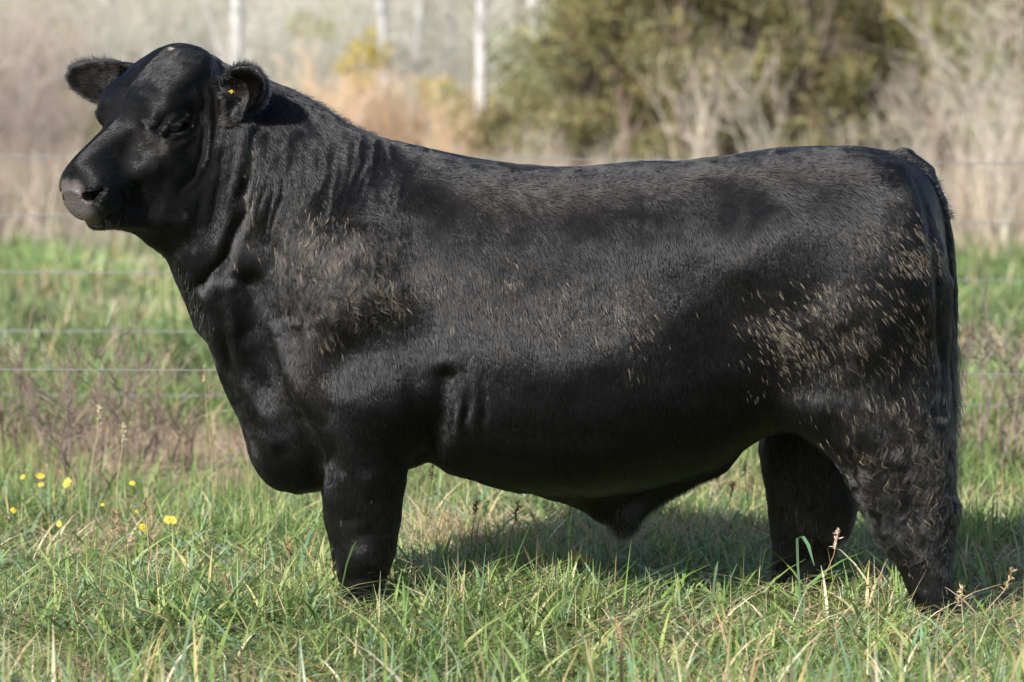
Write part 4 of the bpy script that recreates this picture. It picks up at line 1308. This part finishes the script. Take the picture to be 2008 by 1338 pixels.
def shrubs():
    kinds = {
        'mauve': (MAUVE, 60, 2.3, .9, 'mauve-brown bare shrubs at the left edge', 'mauve-brown twiggy shrub ', [
            (-80, 44, 1.0, 'cut by the left edge, lowest of the mauve ones'), (10, 40, .95, 'nearest the left edge, in front of the other mauve ones'), (70, 47, 1.2, 'behind and left of the tip of the far ear'),
            (-10, 53, 1.2, 'farthest back in the upper left corner'), (125, 43, .8, 'just left of the bull\'s muzzle'), (60, 38, .5, 'low beside the muzzle, above the top fence wire'), (150, 51, 1.1, 'directly behind the far ear')]),
        'pale': (PALE, 34, 2.8, .75, 'pale grey bare shrubs behind the bull\'s head', 'pale grey leafless shrub ', [
            (190, 50, 1.0, 'between the far ear and the forehead'), (262, 47, .95, 'rising behind the bull\'s forehead'), (330, 54, 1.1, 'straight above the poll of the bull'), (400, 48, 1.0, 'just left of the straight white trunk'),
            (440, 60, 1.3, 'far behind the straight white trunk'), (520, 50, 1.0, 'right of the straight white trunk, above the near ear'), (590, 54, 1.0, 'above the crest of the neck'), (655, 49, .8, 'left of the bright yellow shrub'),
            (740, 57, 1.2, 'behind the bright yellow shrub'), (835, 53, 1.1, 'between the leaning white tree and the lowest-reaching one'), (905, 50, .8, 'low, just left of the lowest-reaching white trunk'), (985, 56, 1.0, 'between the two right-hand white trunks')]),
        'tan': (TAN, 11, 1.8, .46, 'tan bare shrubs above the bull\'s back', 'tan bare many-stemmed shrub ', [
            (1015, 39, .60, 'small and forked, right of the lowest white trunk'), (1195, 38, .45, 'tiny, above the middle of the back'), (1100, 40, .45, 'small, left of the tiny one above the back'), (1365, 36, .9, 'slim and upright, alone before the olive bushes'),
            (1500, 36, 1.05, 'widely forked, tallest in the middle'), (1580, 37, .5, 'low, right of the widely forked one'), (1690, 38, .6, 'above the hip, before the dark gap'),
            (1760, 36, .7, 'short, above the tail head'), (1815, 38.5, .9, 'leaning, behind the tail head'), (1885, 36, .9, 'just right of the rump'), (1925, 37, 1.5, 'tall and dense, nearest the right edge but one'),
            (1990, 35, 1.35, 'tall, at the right edge'), (2060, 36, 1.4, 'partly cut by the right edge'), (1930, 31.5, .75, 'in front, low, right of the tail'), (2000, 32.5, .8, 'in front, low, in the right corner of the thicket')]),
        'rust': (RUST, 36, 1.45, .9, 'rust-tinted shrubs behind the neck', 'rust-orange twiggy shrub ', [
            (570, 44, .8, 'nearest the ear, above the crest of the neck'), (640, 42, 1.0, 'left of and below the bright yellow shrub'), (705, 45, 1.0, 'under the bright yellow shrub'), (770, 43, .9, 'at the foot of the slim white tree'),
            (835, 44, .9, 'left of the dull yellow shrub above the withers'), (905, 42, .75, 'right of the dull yellow shrub'), (960, 45, .6, 'low, beside the lowest-reaching white trunk')]),
        'brown': (BROWN, 30, 2.6, .9, 'dark leafless shrubs among the evergreens', 'dark brown leafless shrub ', [
            (1610, 44, 1.0, 'left of the dark gap in the evergreens'), (1715, 46, 1.2, 'in the dark gap above the rump'), (1800, 45, 1.0, 'right of the dark gap, at the top')]),
    }
    for key, (cols, nst, h, spr, grp, pre, items) in kinds.items():
        masters = [bare_shrub_mesh('bare_shrub', nst, h, spr, cols, r0=.013 if key != 'tan' else .011, kids=6) for _ in range(2)]
        for i, (px, dist, sc, lab) in enumerate(items):
            m = masters[i % 2]
            o = m if i < 2 else m.copy()
            if i >= 2: COL.objects.link(o)
            o.location = spot(px, dist); o.rotation_euler = (0, 0, RNG.uniform(0, 6.28)); o.scale = (sc, sc, sc * RNG.uniform(.92, 1.1))
            tag(o, pre + lab, 'shrub', grp)
    # bare trees with chalky white trunks
    def white_tree(px, dist, r, label, lean=0.0, fork=None, low=.55):
        root = empty('white_barked_tree', spot(px, dist)); tag(root, label, 'tree', 'white-trunked bare trees beyond the fence')
        parts = []
        pth = [(0, 0, -.1), (lean * .3, 0, 1.3), (lean * .7, .05, 2.8), (lean, 0, 4.6), (lean * 1.2, -.05, 6.6)]
        V, F = tube(pth, [r * 1.15, r, r * .9, r * .65, r * .2], 9)
        wc = np.array([.50, .49, .475]); parts.append((V, F, np.tile(wc, (len(F), 1)) * RNG.uniform(.8, 1.08, (len(F), 1))))
        if fork:
            for (fx, fz, ex, ez, fr) in fork:
                V, F = tube([(0, 0, fz - .1), (ex * .25, .05, fz + (ez - fz) * .3), (ex, .1, ez)], [fr, fr * .8, fr * .3], 7)
                parts.append((V, F, np.tile(wc, (len(F), 1))))
        emit('trunk', parts, BARK, kind=None, parent=root)
        n = 60
        z = RNG.uniform(1.0, 6.2, n); a = RNG.uniform(0, 6.28, n)
        P = grow(np.stack([lean * z / 6, 0 * z, z], 1), np.stack([np.cos(a), np.sin(a), np.full(n, .9)], 1), RNG.uniform(.5, 1.6, n), 5)
        V, F = many_tubes(P, .012 * np.linspace(1, .3, 5)[None, :] * np.ones((n, 1)))
        V2, F2 = [], []
        src = np.repeat(np.arange(n), 7); tt = RNG.integers(1, 5, len(src))
        P2 = grow(P[src, tt], RNG.normal(0, .6, (len(src), 3)) + np.array([0, 0, .7]), RNG.uniform(.2, .6, len(src)), 4)
        Vb2, Fb2 = many_tubes(P2, .006 * np.linspace(1, .4, 4)[None, :] * np.ones((len(src), 1)))
        emit('branches', [(V, F, pick(PALE, len(F), .1)), (Vb2, Fb2, pick(PALE, len(Fb2), .1))], BARK, kind=None, parent=root)
    white_tree(466, 47, .085, 'white-trunked tree standing straight above the bull\'s near ear', 0.0, [(0, .8, -.75, 3.4, .024), (0, .9, .6, 3.2, .02)])
    white_tree(762, 50, .07, 'slim white-barked tree to the right of the yellow-leafed shrub', -.15, [(0, 1.2, .3, 3.2, .025)])
    white_tree(806, 53, .075, 'leaning white-barked tree close beside the slim one', .25)
    white_tree(941, 45, .075, 'white-trunked tree reaching lowest, over the middle of the back', .05, [(0, 1.35, .6, 1.75, .02)])
    white_tree(1045, 50, .075, 'white-trunked tree in front of the pale green bushes', .0, [(0, 1.7, -.6, 1.85, .018), (0, 1.5, .4, 3.0, .02)])
    white_tree(878, 58, .06, 'faint thin white tree farthest back between its neighbours', .1)
    white_tree(205, 56, .06, 'thin pale tree above the bull\'s far ear', .1)

    yel = [(.52, .43, .06, 3), (.62, .50, .10, 2), (.45, .32, .06, 1)]
    yg = [(.38, .37, .09, 3), (.28, .30, .08, 2), (.5, .42, .1, 1)]
    leafy('yellow_leafed_shrub', 'shrub', spot(712, 44), 'bright yellow autumn shrub above the bull\'s neck', None, [(0, 0, 1.66, .22), (.20, .1, 1.55, .16), (-.20, 0, 1.48, .16), (-.05, 0, 1.30, .18), (.32, 0, 1.72, .10), (.12, 0, 1.90, .10)], 1100, .028, yel, .03, (.3, .25, .2), 1.7)
    leafy('yellow_leafed_shrub', 'shrub', spot(872, 46), 'dull yellow-orange shrub low behind the withers', None, [(0, 0, 1.05, .36), (.3, .1, .85, .28), (-.25, 0, 1.25, .2)], 1500, .03, yg + [(.5, .33, .1, 2)], .03, (.3, .25, .2), 1.3)
    leafy('yellow_leafed_shrub', 'shrub', spot(158, 45), 'yellow-green shrub seen just under the bull\'s far ear', None, [(0, 0, 1.05, .30), (.1, 0, .75, .3), (.15, 0, .45, .3)], 1400, .03, yg, .03, (.3, .25, .2), 1.3)
    leafy('yellow_leafed_shrub', 'shrub', spot(600, 52), 'sparse olive-yellow shrub near the top edge, left of the bright yellow one', None, [(0, 0, 2.1, .3), (.35, 0, 2.0, .2)], 500, .03, yg, .03, (.3, .25, .2), 2.2)
    leafy('yellow_leafed_shrub', 'shrub', spot(130, 55), 'sparse yellow shrub above the tip of the far ear', None, [(0, 0, 2.0, .3), (.2, 0, 1.8, .2)], 350, .03, yg, .03, (.3, .25, .2), 2.1)

    ol = [(.20, .185, .075, 3), (.28, .25, .11, 3), (.29, .22, .09, 1.5), (.11, .115, .05, 2.4)]
    lg = [(.33, .37, .19, 3), (.42, .44, .26, 3), (.27, .30, .15, 2)]
    def ever(px, dist, h, label, cols=ol, n=8500, w=1.0, dz=0.0):
        lumps = []
        for i in range(15):
            z = h * (.12 + .85 * RNG.random()); sp = w * (1.15 - .6 * z / h)
            a = RNG.uniform(0, 6.28); q = RNG.uniform(.2, 1)
            lumps.append((sp * q * math.cos(a), sp * q * math.sin(a), z, RNG.uniform(.28, .50) * w ** .5))
        return leafy('evergreen_bush', 'evergreen', spot(px, dist), label, 'olive evergreens along the back', lumps, n, .036, cols, .08, (.12, .09, .07), h)
    ever(1060, 50, 1.9, 'pale green bush behind the white trunk right of centre', lg, 9000, 1.1)
    ever(1135, 47, 2.2, 'pale green bush merging into the olive evergreens on its right', lg, 9000, .9)
    ever(1150, 44, 3.6, 'broad olive evergreen reaching the top edge right of the white trunks', w=1.2)
    ever(1225, 40.5, 2.7, 'rusty olive evergreen, the leftmost of the dense ones', w=1.1)
    ever(1340, 39.5, 2.9, 'olive evergreen behind the slim upright tan shrub', w=1.1)
    e = ever(1465, 40, 3.2, 'tall olive evergreen rising behind the widely forked tan shrub', w=1.2)
    ever(1590, 39.8, 3.1, 'dark-gapped evergreen right of the tall olive one', w=.9)
    ever(1700, 41.5, 3.4, 'far evergreen showing between the bare stems at upper right', w=1.2)
    ever(1830, 40.5, 2.3, 'bright olive bush low between the bare shrubs on the right', ol + [(.26, .28, .06, 4)])
    ever(1960, 41.5, 3.2, 'evergreen behind the tall bare shrub at the right edge', w=1.3)
    ever(1020, 42, 1.0, 'low dark olive bush just above the middle of the bull\'s back', w=.9, n=6000)
    ever(1130, 41, 1.0, 'low olive bush above the loin, right of the dark low one', w=.9, n=6000)
    ever(2110, 45, 3.0, 'evergreen beyond the right edge of the thicket', w=1.2)
    for k_, (px, dist, sc, lab) in enumerate(((1545, 50, 1.5, 'far dark evergreen closing the gap left of the bare brown stems'), (1650, 52, 1.6, 'far dark evergreen behind the bare brown stems'), (1760, 50, 1.45, 'far dark evergreen above the tail head'),
                                             (1880, 51, 1.5, 'far dark evergreen between the two tall bare shrubs on the right'), (1985, 52, 1.6, 'far dark evergreen in the upper right corner'))):
        copy_thing(e, spot(px, dist), 1.3 * k_, sc, lab)
    ever(1420, 56, 4.2, 'tallest evergreen, farthest back behind the olive ones', w=1.6, n=9000)
    ever(1280, 53, 3.8, 'far evergreen rising over the leftmost dense one', w=1.4, n=8500)


def wires_and_weeds():
    wm, wnt, wo = new_mat('galvanised_wire')
    wp = wnt.nodes.new('ShaderNodeBsdfPrincipled'); wp.inputs['Base Color'].default_value = (.24, .25, .25, 1); wp.inputs['Metallic'].default_value = .4; wp.inputs['Roughness'].default_value = .5
    wnt.links.new(wp.outputs[0], wo.inputs[0])
    pm, pnt, po = new_mat('weathered_post')
    pp = pnt.nodes.new('ShaderNodeBsdfPrincipled'); pp.inputs['Roughness'].default_value = .9
    pn = pnt.nodes.new('ShaderNodeTexNoise'); pn.inputs['Scale'].default_value = 30; pr = pnt.nodes.new('ShaderNodeValToRGB')
    pr.color_ramp.elements[0].color = (.12, .10, .08, 1); pr.color_ramp.elements[1].color = (.34, .31, .27, 1)
    pnt.links.new(pn.outputs['Fac'], pr.inputs[0]); pnt.links.new(pr.outputs[0], pp.inputs['Base Color']); pnt.links.new(pp.outputs[0], po.inputs[0])

    def fence(name, label, Y, rows, r, post_px, sag=.012, barbs=True):
        root = empty(name, at(post_px, 669, Y)[:2].tolist() + [0.0]); tag(root, label, 'fence')
        ox = root.location
        def add(nm, V, F, mat):
            me = bpy.data.meshes.new(nm); me.from_pydata([(v[0] - ox.x, v[1] - ox.y, v[2]) for v in V], [], [tuple(map(int, f)) for f in F]); me.materials.append(mat)
            for p_ in me.polygons: p_.use_smooth = True
            o = bpy.data.objects.new(nm, me); o.parent = root; COL.objects.link(o)
        xp = at(post_px, 669, Y)[0]
        span = 3.9
        for (l, rr) in rows:
            a, b = at(0, l, Y), at(2008, rr, Y); sl_ = (b[2] - a[2]) / (b[0] - a[0])
            X = np.linspace(xp - 2 * span, xp + 2 * span, 97)
            ph = ((X - xp) / span) % 1.0
            Z = a[2] + sl_ * (X - a[0]) - sag * 4 * ph * (1 - ph) + sag * .5
            V, F = tube(np.stack([X, np.full_like(X, Y - .045), Z], 1), np.full(len(X), r), 6)
            V, F = [V], [F]; off = len(V[0])
            if barbs:
                for xb in np.arange(X[0] + .05, X[-1], .13):
                    zb = np.interp(xb, X, Z)
                    for dx, dz in ((.004, .012), (-.004, .012)):
                        v, f = tube([(xb - dx, Y - .045, zb - dz), (xb, Y - .049, zb), (xb + dx, Y - .045, zb + dz)], [.0006, .0014, .0006], 3)
                        V.append(v); F.append(f + off); off += len(v)
            add('wire', np.concatenate(V), np.concatenate(F), wm)
        ztop = at(post_px, rows[0][0] - 6, Y)[2]
        for k in (-2, -1, 0, 1, 2):
            x = xp + k * span
            V, F = tube([(x, Y, -.2), (x + .004, Y, ztop * .5), (x, Y, ztop)], [.036, .034, .030] if barbs else [.008, .008, .007], 10)
            n = 10; F = [tuple(f) for f in F] + [tuple(range(2 * n, 3 * n))]
            add('post', V, F, pm)
    fence('wire_fence', 'five-strand wire fence running behind the bull, out of focus', 4.5, [(303, 318), (418, 435), (530, 547), (645, 662), (770, 790)], .0022, 735)
    fence('single_wire_line', 'single taut wire in sharper focus, nearer than the five-strand fence', 1.75, [(722, 731)], .0013, 700, sag=.002, barbs=False)

    # dry dead bushes by the fence
    for (px, Y, sc, lab) in ((130, 3.2, 1.0, 'dark leafless weed bush at the left, before the bare soil patch'), (55, 4.2, 1.1, 'brown dead weed bush nearest the left edge by the fence'),
                             (350, 3.6, .75, 'low dead weed spreading beside the bull\'s chest'), (205, 3.9, .9, 'dead weed bush standing just right of the dark one'),
                             (1935, 3.8, 1.0, 'dead weed bush against the fence right of the tail'), (1990, 4.0, 1.1, 'thin dead weed bush at the right edge by the fence')):
        ob = bare_shrub_mesh('dead_weed_bush', 13, .56, 1.1, [(.20, .15, .12, 3), (.28, .22, .17, 2), (.13, .10, .09, 1)], r0=.0062, kids=7, sub=2)
        x = at(px, 800, Y)[0]
        ob.location = (x, Y, float(gz(np.array([x]), np.array([Y]))[0])); ob.scale = (sc, sc, sc)
        tag(ob, lab, 'dead weed')

    # thin seed stalks
    def stalk(px, py_top, Y, label, col, headc=None, lean=(0, 0), r=.0014, head_len=.05, h=None, name='seed_stalk'):
        top = at(px, py_top, Y); x0 = top[0] - lean[0]; z0 = float(gz(np.array([x0]), np.array([Y]))[0])
        root = empty(name, (x0, Y, z0)); tag(root, label, 'weed stalk')
        T = np.array([lean[0], lean[1], top[2] - z0]); mid = T * .5 + np.array([-lean[0] * .2, 0, .01])
        V, F = tube([(0, 0, -.01), mid * .55, mid * 1.1, T * .8, T], [r * 1.2, r, r, r * .8, r * .5], 5)
        emit('stem', [(V, F, np.tile(np.array(col), (len(F), 1)))], STRAW, kind=None, parent=root)
        n = 46; t = RNG.random(n); base = T - np.array([lean[0], lean[1], top[2] - z0]) / max(np.linalg.norm(T), .01) * (head_len * t)[:, None]
        P = grow(base, RNG.normal(0, .8, (n, 3)) + np.array([0, 0, .8]), RNG.uniform(.006, .018, n), 3, .2)
        Wd = np.tile(np.array([.0008, .0022, .0004]), (n, 1)); s = RNG.normal(0, 1, (n, 3)); s /= np.linalg.norm(s, axis=1)[:, None]
        Vr, Fr, Cr = ribbons(P, Wd, s, pick([(*(headc or col), 1)], n, .25))
        emit('seed_head', [(Vr, Fr, Cr)], STRAW, kind=None, parent=root)
    tanc = (.42, .32, .19)
    stalk(1645, 1040, -.42, 'tan fluffy seed stalk before the far hind leg', (.30, .2, .11), (.55, .44, .32), (.06, 0))
    stalk(285, 965, .1, 'tall straw stalk rising through the left foreground', tanc, lean=(-.01, 0), r=.0018)
    stalk(232, 1005, .0, 'bent brown stalk left of the tall straw one', (.33, .22, .13), lean=(.06, 0))
    stalk(400, 720, 1.3, 'thin pale stalk in front of the bull\'s chest', tanc, lean=(-.03, 0), r=.0012)
    stalk(462, 745, 1.2, 'thin stalk touching the outline of the brisket', tanc, lean=(-.05, 0), r=.0012)
    stalk(195, 800, 1.6, 'slender oat-like stalk at the left before the soil patch', (.48, .42, .28), lean=(.04, 0), r=.0012)
    stalk(243, 830, 1.5, 'second oat-like stalk, a little right and lower', (.48, .42, .28), lean=(.03, 0), r=.0012)
    stalk(850, 905, .95, 'curly brown weed right behind the near foreleg', (.36, .24, .15), lean=(.03, 0))
    stalk(935, 975, .8, 'dark dead weed stem in the shade under the belly', (.08, .06, .05), lean=(.02, 0))
    stalk(1015, 985, .7, 'thin dark stalk under the belly, touching its shadow', (.09, .10, .04), lean=(.03, 0))
    stalk(1460, 905, .9, 'pale dead weed stem between sheath and hind leg', (.46, .36, .24), lean=(-.02, 0))
    stalk(1440, 945, .8, 'crooked tan weed left of the pale stem', (.42, .30, .18), lean=(.07, 0))
    stalk(1960, 940, 1.5, 'thin upright stalk at the right edge', tanc, lean=(.0, 0))
    stalk(565, 1060, .5, 'reddish dry stalk left of the near foreleg', (.30, .17, .13), lean=(-.01, 0))
    stalk(440, 1130, -.3, 'brown stalk leaning in the left foreground', (.36, .24, .14), lean=(-.05, 0))
    stalk(1205, 1215, -1.0, 'blurred tan stalk low in the middle foreground', tanc, lean=(-.05, 0), r=.002)
    stalk(1890, 1150, -.7, 'brown seed stalk in front of the near hind hoof', (.38, .28, .17), (.46, .36, .22), (.07, 0))
    stalk(1985, 1120, -.6, 'curved tan stalk in the lower right corner', tanc, lean=(.09, 0))

    # single broad grass leaves in front of the legs
    def broad(px, py_top, Y, label, col, w=.009, bend=.03, name='broad_grass_leaf', droop=True):
        top = at(px, py_top, Y); x0 = top[0]; z0 = float(gz(np.array([x0]), np.array([Y]))[0]); H = top[2] - z0
        P = np.array([[(0, 0, -.01), (.004, 0, H * .4), (-.004, 0, H * .75), (-bend * .2, 0, H * .98), (bend * .25, 0, H), (bend * .7, -.004, H * .93), (bend * 1.2, -.008, H * .75)]]) if droop else \
            np.array([[(0, 0, -.01), (bend * .1, 0, H * .25), (bend * .25, 0, H * .5), (bend * .5, 0, H * .75), (bend * .8, 0, H * .93), (bend, 0, H)]])
        K = P.shape[1]
        Wk = np.array([np.interp(np.linspace(0, 1, K), [0, .5, .8, 1], [.35, .6, 1, .1])]) * w * .5
        V, F, C = ribbons(P, Wk, np.array([[.93, .36, 0.0]]), np.array([col]))
        o = emit(name, [(V, F, C)], GRASS, kind=None); o.location = (x0, Y, z0); tag(o, label, 'grass leaf')
    broad(1568, 1052, -.40, 'tall blue-green grass leaf folded over before the far hind leg', (.16, .30, .15), .012, .03)
    broad(1392, 1100, -.45, 'pale grass leaf standing left of the folded one', (.2, .29, .15), .008, .02, droop=False)
    broad(660, 1060, -.35, 'grass leaf crossing the front of the near knee', (.13, .2, .06), .006, .05, droop=False)
    broad(1190, 1185, -.55, 'pale blurred grass leaf in the middle foreground', (.2, .3, .16), .009, .02, droop=False)
    broad(1960, 1075, .3, 'dark green grass leaf right of the near hind leg', (.07, .13, .04), .008, -.04, droop=False)
    broad(1880, 1110, .1, 'dark grass leaf leaning against the hind leg', (.07, .13, .04), .007, .06, droop=False)

    # dry leaf lying in the grass under the belly
    n = 7; rows_ = []
    for i in range(n):
        u_ = i / (n - 1.0)
        for j in range(5):
            v_ = (j / 4.0 - .5) * 2
            wdt = .028 * math.sin(math.pi * (.12 + .8 * u_))
            rows_.append(((u_ - .5) * .07, v_ * wdt * .6 + .004 * math.sin(9 * u_), .03 + .022 * v_ * v_ + .012 * math.sin(u_ * 5 + v_)))
    F = [(i * 5 + j, i * 5 + j + 1, i * 5 + j + 6, i * 5 + j + 5) for i in range(n - 1) for j in range(4)]
    me = mesh_np('dry_leaf', rows_, np.array(F).ravel(), np.arange(len(F)) * 4, STRAW, cols=np.tile(np.array([.52, .34, .19]), (len(F), 1)) * RNG.uniform(.75, 1.1, (len(F), 1)))
    p = at(1124, 1085, .42); me.location = (p[0], p[1], p[2] - .03); me.rotation_euler = (math.radians(65), .2, .3)
    tag(me, 'curled brown leaf caught in the shaded grass under the belly', 'leaf')

    # yellow flowers
    ym = [(.75, .58, .05, 3), (.66, .46, .04, 1)]
    fl = [(45, 936, 'leftmost of the upper yellow flowers'), (82, 934, 'upper of the stacked pair of yellow flowers'), (80, 951, 'lower of the stacked pair of yellow flowers'), (133, 944, 'largest yellow flower, right of the stacked pair'),
          (26, 1001, 'lone yellow flower nearest the left edge'), (116, 1028, 'small yellow flower low on the left'), (259, 948, 'yellow flower apart on the right, level with the largest'),
          (279, 1032, 'ragged yellow flower beside the tall straw stalk'), (331, 1019, 'lowest yellow flower on the right, nearest the bull'), (201, 990, 'faint orange-yellow bloom in the grass between the others'), (268, 1003, 'dim yellow bud above the ragged flower')]
    for k, (px, py, lab) in enumerate(fl):
        hgt = .15; dist = FPX * (1.43 - hgt - .0) / (py - 140); Y = dist - 9
        p = at(px, py, Y); z0 = float(gz(np.array([p[0]]), np.array([Y]))[0])
        root = empty('yellow_flower', (p[0], p[1], z0)); tag(root, lab, 'flower', 'yellow flowers in the grass at the left')
        H = p[2] - z0; sc = (1.15 if k in (3, 8) else .95 if k < 9 else .6)
        V, F = tube([(.01, 0, 0), (.004, 0, H * .5), (0, 0, H)], [.0012, .001, .0009], 5)
        emit('stem', [(V, F, np.tile(np.array([.1, .15, .05]), (len(F), 1)))], GRASS, kind=None, parent=root)
        tilt = Matrix.Rotation(RNG.uniform(.5, 1.2), 3, 'X') @ Matrix.Rotation(RNG.uniform(-.5, .5), 3, 'Y')
        R3 = np.array(tilt); nP = 9
        for q in range(2 if k in (1, 3, 7, 8) else 1):
            off = np.array([RNG.uniform(-.012, .012), 0, RNG.uniform(-.012, .008)]) * q
            V, F = [], []
            for j in range(nP):
                a = 2 * math.pi * j / nP + RNG.normal(0, .12); L_ = .0105 * sc * RNG.uniform(.8, 1.15)
                d = np.array([math.cos(a), math.sin(a), .15]); s = np.array([-math.sin(a), math.cos(a), 0])
                pts_ = [d * L_ * .1 - s * .0012, d * L_ * .1 + s * .0012, d * L_ * .7 + s * .0034 * sc, d * L_ - s * .0005 + np.array([0, 0, -.001]), d * L_ * .7 - s * .0034 * sc]
                b = len(V); V += [R3 @ x_ + off + np.array([0, 0, H]) for x_ in pts_]; F.append((b, b + 1, b + 2, b + 4)); F.append((b + 4, b + 2, b + 3, b + 3))
            F4 = [f if f[2] != f[3] else f for f in F]
            loops, starts = [], []
            for f in F4:
                starts.append(len(loops)); loops += list(dict.fromkeys(f))
            mesh_np('petals', V, loops, starts, LEAF, parent=root, cols=pick(ym, len(starts), .1))
            c0 = R3 @ np.array([0, 0, .001]) + off + np.array([0, 0, H])
            bm = bmesh.new(); bmesh.ops.create_icosphere(bm, subdivisions=1, radius=.0034 * sc, matrix=Matrix.Translation(Vector(c0.tolist())))
            me2 = bpy.data.meshes.new('flower_centre'); bm.to_mesh(me2); bm.free(); me2.materials.append(CENTRE)
            oc = bpy.data.objects.new('flower_centre', me2); oc.parent = root; COL.objects.link(oc)


CENTRE, cnt_, co_ = new_mat('flower_centre')
cp_ = cnt_.nodes.new('ShaderNodeBsdfPrincipled'); cp_.inputs['Base Color'].default_value = (.6, .32, .02, 1); cnt_.links.new(cp_.outputs[0], co_.inputs[0])


GAIN = 1.14
near_grass()
mid_far_grass()
GAIN = 1.0
shrubs()
wires_and_weeds()
build_bull()
